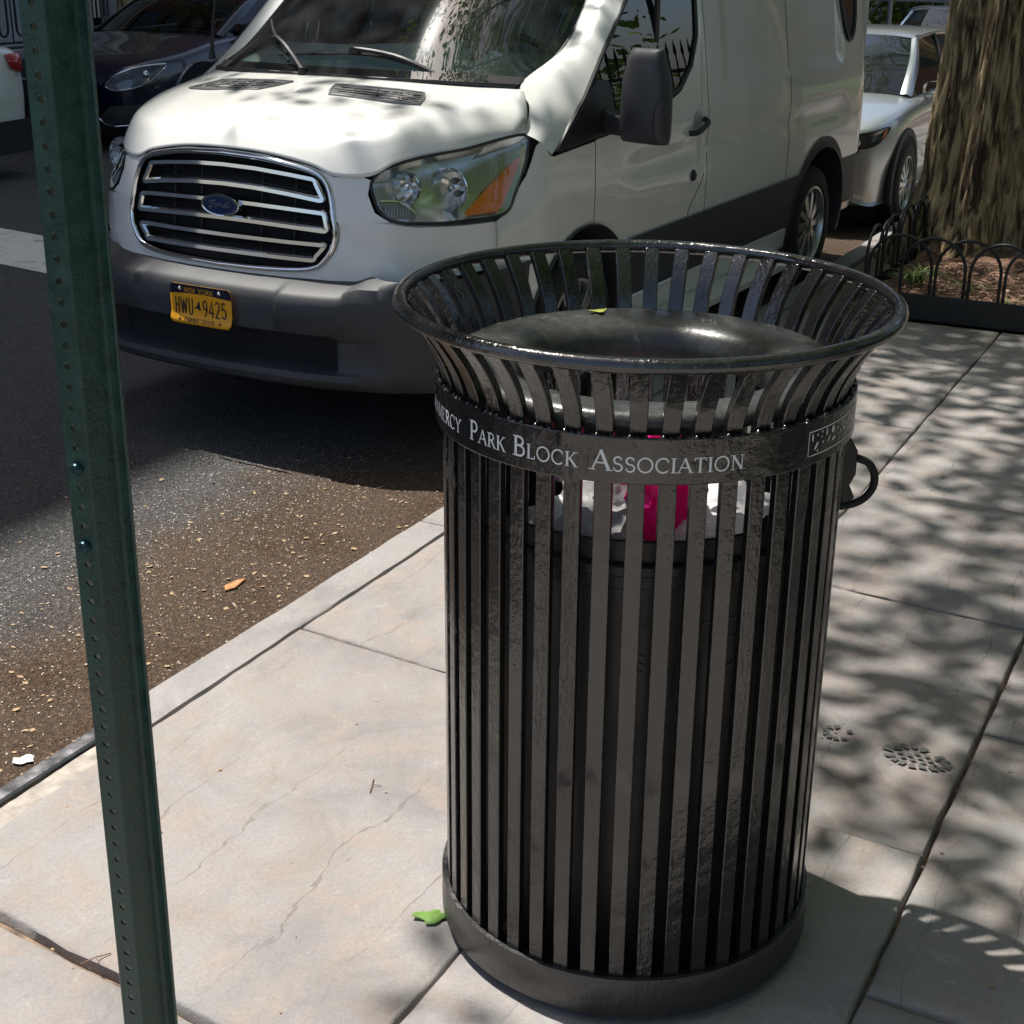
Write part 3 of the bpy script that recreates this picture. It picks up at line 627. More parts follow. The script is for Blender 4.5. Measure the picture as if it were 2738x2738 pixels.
# ---- hood vents: sunken frames with slats
m_ventf = M('vent_grey', (.16, .165, .16), .45)
for sx in (-1, 1):
    cen = Vector((.345 * sx, .70, 0)); HW, HD = .20, .072
    def vp(u, v, dz, cen=cen, sx=sx):
        x = cen.x + u * HW - v * .035 * sx; y = cen.y + v * HD + .10 * (abs(x) - .345); return (x, y, hood_z(x, y) + dz)
    mb = MB()
    out = [vp(u, v, .004) for u, v in ((-1, -1), (-.5, -1), (0, -1), (.5, -1), (1, -1), (1.05, 0), (1, 1), (.5, 1), (0, 1), (-.5, 1), (-1, 1), (-1.05, 0))]
    mb.tube(out, .006, 6, True); fr = mb.build('hood_vent', m_ventf, HOOD, smooth=50)
    mb = MB(); mb.grid([[vp(u / 4, v, -.006 if False else .002) for u in range(-4, 5)] for v in (-.95, 0, .95)]); mb.build('vent_recess', m_dark, fr if False else HOOD, smooth=40)
    for k in range(7):
        v = -.8 + 1.6 * k / 6; mb = MB(); mb.tube([vp(u / 4, v, .0055) for u in range(-4, 5)], .0028, 4); mb.build('vent_slat', m_clad, HOOD, smooth=0)
    for u in (-.5, 0, .5):
        mb = MB(); mb.tube([vp(u, -.95, .007), vp(u, 0, .008), vp(u, .95, .007)], .003, 4); mb.build('vent_rib', m_ventf, HOOD, smooth=0)
# ---- nose panel: ring between the grille opening and its outer seams
OUTH = [(0, 1.220), (.2, 1.212), (.385, 1.181), (.487, 1.145), (.612, 1.147), (.606, 1.09), (.640, 1.022), (.70, .986), (.85, .976), (.955, .984), (.975, .90), (.968, .795), (.80, .772), (.60, .772), (.545, .768), (.50, .748), (.25, .738), (0, .735)]
INH = [(0, 1.206), (.2, 1.197), (.36, 1.172), (.44, 1.143), (.476, 1.09), (.497, 1.0), (.508, .93), (.483, .862), (.42, .810), (.25, .794), (0, .789)]
INH = [(p.x, p.y) for p in crom([(x, z, 0) for x, z in INH], 44)]
def loop(h): return h + [(-x, z) for x, z in reversed(h[1:-1])]
def polar(h, n, c=(0, .99)):
    P = loop(h); out = []
    for i in range(n):
        a = 2 * pi * i / n; dx, dz = sin(a), cos(a); best = None
        for (x1, z1), (x2, z2) in zip(P, P[1:] + P[:1]):
            ex, ez = x2 - x1, z2 - z1; det = dx * (-ez) - dz * (-ex)
            if abs(det) < 1e-12: continue
            rx, rz = x1 - c[0], z1 - c[1]; t = (rx * (-ez) - rz * (-ex)) / det; u = (dx * rz - dz * rx) / det
            if t > 0 and -1e-6 <= u <= 1 + 1e-6 and (best is None or t < best): best = t
        out.append((c[0] + dx * best, c[1] + dz * best))
    return out
NP = 240; A = polar(INH, NP); B = polar(OUTH, NP); q = MB(); vs = []; fs = []
KR = [0, .04, .15, .35, .6, .85, 1]
for i in range(NP):
    for k in KR:
        x = A[i][0] + (B[i][0] - A[i][0]) * k; z = A[i][1] + (B[i][1] - A[i][1]) * k; vs.append((x, Fy(x, z) + (.012 if k == 0 else 0), z))
n = len(KR)
for i in range(NP):
    for j in range(n - 1): fs.append((i * n + j, ((i + 1) % NP) * n + j, ((i + 1) % NP) * n + j + 1, i * n + j + 1))
q.add(vs, fs); q.build('nose_panel', m_van, VAN, smooth=50)
# ---- grille
GR = bpy.data.objects.new('grille', None)
bpy.data.objects.remove(GR)
q = MB(); P = polar(INH, 240)[::2]; q.tube([(x, Fy(x, z) - .004, z) for x, z in P], .0105, 8, True); GRI = q.build('grille', m_chrome, VAN, smooth=60)
q = MB(); cx = (0, Fy(0, .99) + .06, .99); ring_ = [(x * .985, Fy(x, z) + .055, z) for x, z in P]
q.add([cx] + ring_, [(0, 1 + i, 1 + (i + 1) % 120) for i in range(120)])
q.build('backing', m_dark, GRI, smooth=0)
q = MB(); rim_ = [(x, Fy(x, z) + .006, z) for x, z in P]; q.add(rim_ + ring_, [(i, (i + 1) % 120, 120 + (i + 1) % 120, 120 + i) for i in range(120)]); q.build('surround', m_black, GRI, smooth=40)
def half_w(z):
    return interp(sorted([(zz, xx) for xx, zz in INH[3:9]]), z)
def gy(x, z): return Fy(x, z) + .012
loops = [(1.170, 1.083), (1.036, .955), (.908, .832)]
for k, (z1, z0) in enumerate(loops):
    hw = [.412, .458, .462][k]; hb = [.446, .470, .425][k]; pts = []
    r_ = .018
    def arc(cx_, cz, a0, a1, n=5): return [(cx_ + r_ * 1.4 * cos(radians(a0 + (a1 - a0) * i / n)), cz + r_ * sin(radians(a0 + (a1 - a0) * i / n))) for i in range(n + 1)]
    arch = lambda x: -.030 * (x / .45) ** 2 * (1.2 if k == 0 else .5 if k == 1 else .1)
    pl = [(x, z1) for x in (-.3, -.15, 0, .15, .3)] + arc(hw - r_, z1 - r_, 90, 0) + arc(hb - r_, z0 + r_, 0, -90) + [(x, z0) for x in (.3, .15, 0, -.15, -.3)] + [(-x, z) for x, z in reversed(arc(hb - r_, z0 + r_, 0, -90))] + [(-x, z) for x, z in reversed(arc(hw - r_, z1 - r_, 90, 0))]
    mb = MB(); ring3 = []
    # flat-faced chrome bar: two offset rings lofted
    n = len(pl); cz = (z0 + z1) / 2
    def off(i, d):
        (x0_, y0_), (x1_, y1_) = pl[i - 1], pl[(i + 1) % n]; tx, tz = x1_ - x0_, y1_ - y0_; l_ = math.hypot(tx, tz) or 1; return pl[i][0] - tz / l_ * d, pl[i][1] + tx / l_ * d
    vs = []
    for d, dy in ((.001, .012), (.004, -.004), (-.001, -.012), (-.015, -.012), (-.0215, -.004), (-.0215, .012)):
        for i in range(n):
            x, z = off(i, d); z += arch(x); vs.append((x, gy(x, z) + dy, z))
    mb.add(vs, [(m_ * n + i, m_ * n + (i + 1) % n, (m_ + 1) * n + (i + 1) % n, (m_ + 1) * n + i) for m_ in range(5) for i in range(n)])
    mb.build('chrome_bar', m_chrome, GRI, smooth=35)
    for j in range(3):
        z = z0 + (z1 - z0) * (j + .8) / 3.6; mb = MB(); mb.tube([(x, gy(x, z) + .03, z + arch(x)) for x in [(-hw + .03) + (2 * hw - .06) * i / 10 for i in range(11)]], .0042, 5); mb.build('mesh_slat', m_black, GRI, smooth=40)
for x in (-.3, -.15, .15, .3):
    mb = MB(); mb.tube([(x, gy(x, 1.17 - .06 * 0) + .04, 1.155), (x, gy(x, .86) + .04, .85)], .005, 5); mb.build('mesh_post', m_black, GRI, smooth=40)
# badge: oval boss, blue face, script
by = gy(0, 1.012) - .028; q = MB(); EW, EH, bz = .094, .042, 1.012
def oval(mb, y0, y1, k0, k1, n=40):
    vs = [(EW * k * cos(2 * pi * i / n), y, bz + EH * k * sin(2 * pi * i / n)) for y, k in ((y0, k0), (y1, k1)) for i in range(n)]
    mb.add(vs, [(i, (i + 1) % n, n + (i + 1) % n, n + i) for i in range(n)])
q = MB(); oval(q, by + .05, by + .004, .98, 1); oval(q, by + .004, by, 1, .97); oval(q, by, by + .001, .97, .90); BAD = q.build('badge', m_chrome, GRI, smooth=40)
q = MB(); n = 40; q.add([(0, by + .001, bz)] + [(EW * .91 * cos(2 * pi * i / n), by + .0012, bz + EH * .91 * sin(2 * pi * i / n)) for i in range(n)], [(0, 1 + i, 1 + (i + 1) % n) for i in range(n)])
q.build('badge_face', M('badge_blue', (.012, .03, .11), .25, .3, coat=1), BAD, smooth=0)
q = MB(); fn = lambda x, y, l: (x, by - .0004 - l, bz + y)
stroke(q, [(EW * .84 * cos(2 * pi * i / 40), EH * .82 * sin(2 * pi * i / 40)) for i in range(41)], .0022, .0001, fn)
S_ = .001
for pts, wd in (([(-50, 4), (-46, 12), (-34, 16), (-20, 15), (-14, 19)], 4), ([(-32, 15), (-34, 2), (-40, -12), (-48, -14), (-52, -8), (-46, -6)], 4), ([(-42, 1), (-28, 3)], 3), ([(-24, 0), (-20, -6), (-14, -5), (-11, 1), (-15, 6), (-21, 5), (-24, 0)], 3.5), ([(-11, 1), (-4, 4), (-2, 6), (-2, -6), (2, 2), (8, 6), (11, 4)], 3.5), ([(11, 4), (14, -5), (20, -6), (27, 2)], 3), ([(38, 4), (30, 6), (26, 0), (29, -6), (35, -5), (39, 4), (46, 16), (40, 18)], 3.5), ([(39, 4), (38, -5), (46, -5), (54, 2)], 3)):
    stroke(q, [(p.x, p.y) for p in crom([(a * S_, b * S_, 0) for a, b in pts], len(pts) * 4)], wd * .001, .0003 + wd * .00002, fn)
q.build('badge_script', m_chrome, BAD, smooth=0)
# ---- bumper
BPL = [(0, 0), (.3, .013), (.55, .05), (.75, .125), (.87, .225), (.94, .36), (.975, .54), (.99, .80)]
prf = [(.772, .135, 0), (.765, .105, 0), (.742, .035, 0), (.725, .014, 0), (.700, .006, 0), (.64, .002, 0), (.585, .004, .0), (.572, .012, .3), (.562, .02, 1.), (.50, .02, 1.), (.455, .02, 1.), (.446, .014, .5), (.438, -.004, 0), (.415, -.01, 0), (.39, .0, 0), (.372, .03, 0), (.365, .10, 0)]
prf2 = [(.775, .02), (.768, .010), (.745, .002), (.72, -.006), (.70, -.008), (.64, -.004), (.585, 0), (.572, 0), (.562, 0), (.5, 0), (.455, .0), (.446, 0), (.438, .002), (.415, .006), (.39, .01), (.372, .02), (.365, .08)]
xs = []
curve = crom([(x, y, 0) for x, y in BPL], 110); G_ = []
for (z, yo, rec), (z2, yo2) in zip(prf, prf2):
    row = []
    for p in curve:
        k = sm(.62, .80, p.x); zz = z + (z2 - z) * k; y = p.y + (yo + (yo2 - yo) * k) + rec * .085 * sm(.58, .54, p.x)
        # plate shelf dip and step seen either side of the number plate
        x = p.x; 
        if .73 < zz < .775: zz += .022 * sm(.58, .66, p.x)
        y -= .024 * sm(.335, .352, p.x) * sm(.70, .60, p.x) * sm(.59, .63, zz) * sm(.768, .75, zz)
        row.append(Vector((x - (.01 if zz < .40 else 0), y, zz - .02 * sm(.8, .99, p.x) * (1 if zz < .5 else 0))))
    G_.append([Vector((-p.x, p.y, p.z)) for p in reversed(row[1:])] + row)
q = MB(); q.grid(G_); BUM = q.build('front_bumper', m_clad, VAN, smooth=35)
q = MB(); q.grid([[(x, interp(BPL, abs(x)) + .098, z) for x in [-.56 + 1.12 * i / 16 for i in range(17)]] for z in (.452, .566)]); q.build('air_intake', m_dark, BUM, smooth=0)
# recessed pads in the bumper face left and right of the plate
# ---- number plate
m_plate = M('plate_gold', (.80, .36, .006), .45, var=.06, vscale=12); m_navy = M('plate_navy', (.006, .008, .028), .35)
PY = -.016; PZ = .648
PL = bpy.data.objects.new('x', None); bpy.data.objects.remove(PL)
def rrect(w_, h_, r_, n=5):
    out = []
    for cx_, cy_, a0 in ((w_ - r_, h_ - r_, 0), (-w_ + r_, h_ - r_, 90), (-w_ + r_, -h_ + r_, 180), (w_ - r_, -h_ + r_, 270)):
        out += [(cx_ + r_ * cos(radians(a0 + 90 * i / n)), cy_ + r_ * sin(radians(a0 + 90 * i / n))) for i in range(n + 1)]
    return out
bend = lambda x, z: .012 * sm(-.03, -.076, z) - .004 * sm(.10, .15, abs(x))
pw, ph = .1525, .076
fnp = lambda x, z, l: (x, PY - l + bend(x, z) * -1, PZ + z)
q = MB(); NX, NZ = 24, 14
def gridplate(mb, x0, x1, z0f, z1f, l):
    mb.grid([[fnp(x, z0f(x) + (z1f(x) - z0f(x)) * j / NZ, l) for x in [x0 + (x1 - x0) * i / NX for i in range(NX + 1)]] for j in range(NZ + 1)])
def edge(x):  # rounded corner height
    r_ = .014; d = abs(x) - (pw - r_); return ph - (r_ - sqrt(max(0, r_ * r_ - d * d)) if d > 0 else 0)
gridplate(q, -pw, pw, lambda x: -edge(x), edge, 0); PLATE = q.build('number_plate', m_plate, BUM, smooth=40, solid=.0015)
q = MB(); zb = lambda x: .043 - .012 * (x / pw) ** 2 * -1 - .012
gridplate(q, -pw, pw, lambda x: .034 + .010 * (1 - (x / pw) ** 2), edge, .0013); q.build('navy_header', m_navy, PLATE, smooth=40)
q = MB(); off_ = lambda x0, z0, l0: (lambda x, y, l: fnp(x0 + x, z0 + y, .0022 + l0 + l))
letters(q, 'NEW YORK', off_(-.078, .047, 0), .017, None, .150, True, (.17, .09, .13)); q.build('header_text', m_plate, PLATE, smooth=0)
q = MB(); letters(q, 'HWU', off_(-.128, -.040, 0), .064, None, .098, False, (.085,) * 3, .1); letters(q, '9425', off_(.012, -.040, 0), .064, None, .122, False, (.085,) * 3, .1)
letters(q, 'EMPIRE STATE', off_(-.078, -.068, 0), .016, None, .156, True, (.15, .08, .12))
q.add([fnp(x, z, .0024) for x, z in ((-.030, -.012), (-.014, -.002), (-.012, .012), (-.002, .014), (.000, -.012), (.006, -.018), (-.004, -.020), (-.010, -.014))], [tuple(range(8))])
for x in (-.10, .10): q.add([fnp(x + a, -.06 + b, .0024) for a, b in ((-.005, -.004), (.005, -.004), (.005, .004), (-.005, .004))], [(0, 1, 2, 3)])
q.build('plate_text', m_navy, PLATE, smooth=0)
for x in (-.098, .098):
    q = MB(); q.lathe([(0, -.006), (.005, -.0055), (.0085, -.002), (.009, 0)], 16, 'y', (x, PY - .003, PZ + .058)); q.build('plate_screw', m_chrome, PLATE, smooth=60)
# ---- headlights
HLO = [(.618, 1.146), (.640, 1.172), (.692, 1.198), (.76, 1.218), (.83, 1.233), (.918, 1.263), (.938, 1.20), (.950, 1.12), (.957, 1.05), (.957, .992), (.90, .984), (.80, .984), (.705, .994), (.652, 1.030), (.624, 1.085), (.612, 1.12)]
def patch(mb, outl, f, rings=(0, .25, .5, .75, 1), c=None):
    n = len(outl); cx_ = c[0] if c else sum(p[0] for p in outl) / n; cz = c[1] if c else sum(p[1] for p in outl) / n
    vs = [f(cx_, cz, 0)]; fs = []
    for k in rings[1:]: vs += [f(cx_ + (x - cx_) * k, cz + (z - cz) * k, k) for x, z in outl]
    fs += [(0, 1 + i, 1 + (i + 1) % n) for i in range(n)]
    for r_ in range(len(rings) - 2): fs += [(1 + r_ * n + i, 1 + (r_ + 1) * n + i, 1 + (r_ + 1) * n + (i + 1) % n, 1 + r_ * n + (i + 1) % n) for i in range(n)]
    return mb.add(vs, fs)
HLs = [(p.x, p.y) for p in crom([(x, z, 0) for x, z in HLO + HLO[:1]], 96)][:-1]
m_lens = glass('headlight_lens', (.97, .98, .97), .98, ior=1.35)
m_refl = M('reflector', (.62, .63, .62), .16, 1., bstr=.0); m_amber = M('amber', (.75, .20, .01), .25, coat=.6)
m_hsat = M('lamp_satin', (.70, .72, .71), .22, .9)
for sx in (1, -1):
    mb = MB(); patch(mb, HLs, lambda x, z, k: (x, Fy(x, z) - .010 * (1 - k ** 4), z)); 
    if sx < 0: mb = mb.mirror()
    HL = mb.build('headlight', m_lens, VAN, smooth=60)
    def part(name, mb, mat, smooth=40):
        if sx < 0: mb = mb.mirror()
        return mb.build(name, mat, HL, smooth=smooth)
    mb = MB(); mb.tube([(x, Fy(x, z) + .001, z) for x, z in HLs], .0062, 6, True); part('lamp_seal', mb, m_black)
    cxz = (.80, 1.10)
    mb = MB(); patch(mb, HLs, lambda x, z, k: (x, Fy(x, z) + .11 - .103 * k ** 7, z)); part('lamp_housing', mb, m_hsat)
    # two reflector bowls merging, behind the lens
    for (bx, bz_, br) in ((.708, 1.108, .060), (.822, 1.096, .076)):
        yb = Fy(bx, bz_) + .016; mb = MB(); mb.lathe([(br, .004), (br * .97, .012), (br * .8, .036), (br * .5, .052), (br * .2, .058), (0, .059)], 14, 'y', (bx, yb, bz_)); part('reflector_bowl', mb, m_refl, 18)
        mb = MB(); mb.lathe([(br * 1.06, .0), (br * 1.06, .01), (br, .012), (br, .0), (br * 1.06, .0)], 32, 'y', (bx, yb - .004, bz_)); part('bowl_ring', mb, m_chrome)
        mb = MB(); mb.lathe([(0, .0), (.012, .002), (.014, .012), (.012, .05)], 14, 'y', (bx, yb + .008, bz_)); part('bulb', mb, m_chrome)
    am = [(.925, 1.180), (.932, 1.176), (.945, 1.03), (.943, 1.002), (.888, 1.000), (.880, 1.008), (.905, 1.10)]
    mb = MB(); patch(mb, am, lambda x, z, k: (x, Fy(x, z) + .012 + .004 * k, z), (0, .5, 1)); part('turn_signal', mb, m_amber)
    lo_ = [(.652, 1.052), (.70, 1.050), (.722, 1.040), (.765, 1.006), (.755, 1.000), (.706, 1.004), (.668, 1.030)]
    mb = MB(); patch(mb, lo_, lambda x, z, k: (x, Fy(x, z) + .010, z), (0, .5, 1)); part('running_light', mb, M('ribbed_lens', (.17, .15, .12), .3, 0, stretch=(1, 1, 1)), 0)
    for i in range(9):
        xx = .668 + .009 * i; z1_ = 1.045 - .004 * max(0, i - 5); mb = MB(); mb.tube([(xx, Fy(xx, z1_) + .008, z1_), (xx + .008, Fy(xx, 1.008) + .008, 1.008)], .0016, 4); part('lens_rib', mb, m_hsat, 0)
    mb = MB(); mb.tube([(x, Fy(x, z) + .006, z) for x, z in ((.648, 1.062), (.70, 1.061), (.73, 1.05), (.775, 1.008))], .006, 6); part('lamp_trim', mb, m_chrome)
# ---- sides: wing, door, load panel, cladding, sill (kerb side and street side)
def yspan(a, b, n):
    ys = [a + (b - a) * i / n for i in range(n + 1)]
    for h in (HF, HR):
        for e_ in (h - ARF, h + ARF):
            for d in (-.0005, .0005, .01, -.01, .03, -.03):
                if a < e_ + d < b: ys.append(e_ + d)
    return sorted(set(ys))
def side_panel(ys, z0, z1, nz, dx=0):
    mb = MB(); mb.grid([[(Sx(y, z0(y) + (z1(y) - z0(y)) * j / nz) + dx, y, z0(y) + (z1(y) - z0(y)) * j / nz) for j in range(nz + 1)] for y in ys]); return mb
def both(name, mb, mat, smooth=40, sub=None):
    out = []
    for m_ in (mb, mb.mirror()): out.append(m_.build(name, mat, VAN, smooth=smooth))
    return out
HLREAR = [(.60, .80), (.612, .985), (.66, 1.04), (.76, 1.15), (.845, 1.235), (.87, 1.262), (.95, 1.176), (1.53, 1.212)]
def wing_top(y): return interp([(.60, .965), (.615, .972), (.665, .985), (.73, 1.045), (.802, 1.118), (.848, 1.20), (.868, 1.258), (.945, 1.172), (1.4, 1.2)], y)
wing = MB()
ys = yspan(.612, 1.318, 26)
def wb_(y): return bottom(y, .775 if y < .80 else .40)
G2 = []
for y in ys:
    z0_, z1_ = wb_(y), wing_top(y); r_ = []
    for j in range(15):
        z = z0_ + (z1_ - z0_) * j / 14; x = Sx(y, z)
        x -= .055 * sm(.95, .60, y) * sm(.9, 1.2, z)
        r_.append((x, y, z))
    G2.append(r_)
wing.grid(G2); both('wing', wing, m_van)
CL0, CL1 = .47, .738
def clad0(y): return bottom(y, CL0)
door = side_panel(yspan(1.324, 2.50, 40), lambda y: max(bottom(y, .42), .42), lambda y: min(interp(BELT, y), 1.95) if y < 2.44 else 1.95, 26)
both('front_door', door, m_van)
panel = side_panel(yspan(2.506, 5.06, 70), lambda y: bottom(y, .42), lambda y: 1.96, 40)
PAN = both('load_panel', panel, m_van)
q = side_panel(yspan(1.66, 5.055, 80), lambda y: max(bottom(y, CL0) , CL0), lambda y: max(CL1 + .012 * (y - 1.6) / 3.4, bottom(y, CL0) + .06), 8, .010)
both('side_cladding', q, m_clad)
# arch lips
for h in (HF, HR):
    m2 = MB(); n = 28; rows_ = []
    for i in range(n + 1):
        a = radians(-12 + 204 * i / n); cy_, cz = h + cos(a) * ARF, HZ + sin(a) * ARF
        x = Sx(h + cos(a) * ARF * 1.05, HZ + sin(a) * ARF * 1.05)
        rows_.append([(x + .008, h + cos(a) * ARF * (1.10 if h == HR else 1.01), HZ + sin(a) * ARF * (1.10 if h == HR else 1.01)), (x + .016, h + cos(a) * ARF * 1.0, HZ + sin(a) * ARF * 1.0), (x - .03, h + cos(a) * ARF * .985, HZ + sin(a) * ARF * .985), (x - .25, h + cos(a) * ARF * .97, HZ + sin(a) * ARF * .97)])
    m2.grid(rows_); both('wheel_arch', m2, m_clad)
    m3 = MB(); m3.box((.60, h, HZ + .02), (.05, ARF * 1.9, .8)); both('arch_liner', m3, m_dark, 0)
# white sill and step
q = MB(); pr = [(.978, .475), (.988, .46), (.975, .36), (.955, .335), (.90, .33)]; q.grid([[(x, y, z) for x, z in pr] for y in (1.74, 2.5, 3.2, 3.735)]); both('sill', q, m_van)
pr = [(.955, .345), (1.06, .335), (1.085, .315), (1.085, .285), (1.06, .268), (.95, .262)]
q = MB(); q.grid([[(x, y, z) for x, z in pr] for y in (1.95, 3.0, 3.60, 3.66)]); q.add([(x, 3.66, z) for x, z in pr], [tuple(range(6))]); both('side_step', q, M('step_white', (.62, .61, .56), .45))
# seams on the load panel
for y0 in (3.62,):
    q = MB(); q.tube([(Sx(y0, z) + .0015, y0, z) for z in [.75 + .06 * i for i in range(20)]], .0012, 4); q.build('panel_seam', m_gap, PAN[0], smooth=0)
q = MB(); q.tube([(Sx(2.42, z) + .001, 2.30 + .16 * sm(.74, .93, z), z) for z in [.745 + .02 * i for i in range(10)]], .002, 4); q.build('panel_seam', m_gap, PAN[0], smooth=0)
# ---- A pillars, windscreen, roof, side glass
def ws_hw(v): return .775 + .032 * sin(pi * min(1, v * 1.25)) - .05 * v * v
def WSf(x, v):
    a = abs(x) / .78; D = .013 + .15 * (1 - exp(-4 * v))
    return Vector((x, .878 + .93 * v + (.18 + .04 * v) * (.26 * a * a + .74 * a ** 4), 1.437 + .796 * v - .10 * v * v - D * a ** 4))
NW, NH = 90, 60
q = MB(); q.grid([[WSf(ws_hw(j / NH) * (-1 + 2 * i / NW), j / NH) for i in range(NW + 1)] for j in range(NH + 1)]); WS = q.build('windshield', m_ws, VAN, smooth=80)
rows = [[WSf(ws_hw(v) * (-1 + 2 * i / 6), v) for i in range(7)] for v in (0, .33, .66, 1)]
wscol = [WSf(ws_hw(v / 40), v / 40) for v in range(41)]
q = MB(); bot = rows[0]; b2 = [WSf(ws_hw(0) * (-1 + 2 * i / 48), 0) for i in range(49)]
q.grid([[p + Vector((0, -.004, -.004)) for p in b2], [p + Vector((0, .055, .030)) for p in b2]]); q.build('windshield_frit', m_dark, WS, smooth=60)
q = MB(); q.tube([p for p in b2], .007, 6); q.build('windshield_seal', m_black, WS, smooth=60)
_e = lambda v: WSf(ws_hw(v), v) + Vector((.004, 0, .002))
AP = [[(.918, .872, 1.266), (.96, .91, 1.225), (1.0, .948, 1.182)],
      [(.868, 1.0, 1.352), (.945, 1.07, 1.31), (.992, 1.13, 1.288)],
      [_e(.03), (.93, 1.19, 1.40), (.982, 1.27, 1.382)],
      [_e(.34), (.915, 1.43, 1.56), (.957, 1.465, 1.552)],
      [_e(.66), (.872, 1.69, 1.765), (.928, 1.70, 1.738)],
      [_e(1.0), (.82, 2.04, 1.99), (.872, 2.04, 1.95)]]
for r_ in AP: r_[1] = (Vector(r_[0]) + Vector(r_[2])) / 2 + Vector((.014, -.012, .012))
q = MB(); q.net([[Vector(p) for p in r_] for r_ in AP], 12, 40); both('windshield_pillar', q, m_van)
q = MB(); q.tube([Vector(p) + Vector((.0, 0, -.002)) for p in wscol], .008, 6); both('pillar_seal', q, m_black)
# roof
rr_ = []
for y, x0, z0_ in ((None, 0, 0), (2.2, .80, 2.03), (3.0, .80, 2.03), (4.3, .80, 2.03), (4.95, .76, 2.02), (5.06, .70, 1.98)):
    if y is None: rr_.append([Vector(p) for p in rows[3]])
    else:
        h = 2.17 if y < 4.9 else 2.10 if y < 5 else 2.0
        half = [(0, h), (.38, h - .008), (.60, h - .03), (.735, (h + z0_) / 2 - .015)]
        half = [Vector((x * x0 / .80, y, z)) for x, z in half[:3]] + [Vector((x0, y, z0_))]
        rr_.append([Vector((-p.x, p.y, p.z)) for p in reversed(half[1:])] + half)
q = MB(); q.net(rr_, 36, 40); ROOF = q.build('roof', m_van, VAN, smooth=60)
q = MB(); q.grid([[(Sx(y, 1.945) , y, 1.945), (Sx(y, 1.99) , y, 1.99), (.80 if y > 2.2 else .74, y, 2.035 if y > 2.2 else 2.0)] for y in (2.05, 2.2, 2.6, 3.5, 4.5, 4.95)]); both('roof_rail', q, m_van)
q = MB(); q.grid([[(x, 5.06, z) for x in (-.93, 0, .93)] for z in (.42, 1.2, 1.98)]); q.build('rear_doors', m_van, VAN, smooth=0)
q = MB(); q.box((0, 5.10, .48), (1.84, .10, .16)); q.build('rear_bumper', m_clad, VAN, bevel=.03)
# side glass with dark frame
WIN = [(.985, 1.193), (1.53, 1.228), (1.95, 1.278), (2.19, 1.342), (2.325, 1.43), (2.405, 1.56), (2.425, 1.74), (2.38, 1.88), (2.2, 1.925), (2.02, 1.93), (1.695, 1.725), (1.455, 1.54), (1.25, 1.368)]
for sgn in (1, -1):
    n = len(WIN); fine_ = []
    for (a, b), (c, d) in zip(WIN, WIN[1:] + WIN[:1]):
        k = max(1, int(math.hypot(c - a, d - b) / .08)); fine_ += [(a + (c - a) * i / k, b + (d - b) * i / k) for i in range(k)]
    mb = MB(); patch(mb, fine_, lambda y, z, k: (interp(SB, z) - .004, y, z), (0, .33, .66, 1), (1.85, 1.5))
    if sgn < 0: mb = mb.mirror()
    SG = mb.build('door_window', m_sg, VAN, smooth=60)
    mb = MB(); mb.tube([(interp(SB, z) - .001, y, z) for y, z in fine_], .011, 6, True); (mb if sgn > 0 else mb.mirror()).build('window_frame', m_black, SG, smooth=50)
    mb = MB(); mb.box((interp(SB, 1.6) - .004, 1.985, 1.58), (.014, .035, .66)); (mb if sgn > 0 else mb.mirror()).build('window_divider', m_black, SG, smooth=0)
    sail = [(.985, 1.190), (1.50, 1.222), (1.50, 1.30), (1.47, 1.42), (1.36, 1.44), (1.17, 1.31)]
    mb = MB(); patch(mb, sail, lambda y, z, k: (interp(SB, z) + .006 + .012 * (1 - k), y, z), (0, .5, .93, 1)); (mb if sgn > 0 else mb.mirror()).build('mirror_sail', m_black, SG, smooth=40, solid=.01)
    # mirror
    if sgn > 0:
        prof_ = [(1.195, .55), (1.205, .80), (1.24, .95), (1.35, 1.0), (1.45, .97), (1.52, .86), (1.555, .66), (1.565, .3)]
        mb = MB(); rows_ = []
        mc = Vector((1.19, 1.40, 0))
        for z, k in prof_:
            hw = .118 * (1 if z < 1.42 else 1 - .28 * sm(1.40, 1.565, z)); off_x = .0
            ring_ = []
            for i in range(20):
                a = 2 * pi * i / 20; ex = (abs(cos(a)) ** .55) * (1 if cos(a) > 0 else -1); ey = (abs(sin(a)) ** .7) * (1 if sin(a) > 0 else -1)
                yd = -.078 * k if ey < 0 else .055 * k
                ring_.append((mc.x + off_x + hw * (.86 + .14 * k) * ex, mc.y + abs(ey) * yd - .05 * (ex * .5), z))
            rows_.append(ring_ + ring_[:1])
        mb.grid(rows_); mb.add(rows_[0][:-1], [tuple(range(20))]); mb.add(rows_[-1][:-1], [tuple(range(20))])
        MIR = mb.build('door_mirror', M('mirror_plastic', (.032, .033, .036), .5, bstr=.15, bscale=400), VAN, smooth=50)
        mb = MB(); mb.prism([(.985, 1.225), (1.09, 1.215), (1.09, 1.29), (.985, 1.33)], 1.37, 1.455, lambda x, z, y: (x, y, z)); mb.build('mirror_arm', m_black, MIR, bevel=.01)
        mb = MB(); seam = [(1.268, 1.318, 1.225), (1.262, 1.313, 1.26), (1.265, 1.313, 1.33), (1.285, 1.318, 1.38), (1.302, 1.33, 1.39)]
        mb.tube([p + Vector((0, -.002, 0)) for p in crom(seam, 20)], .0016, 4); mb.build('mirror_seam', m_gap, MIR, smooth=0)
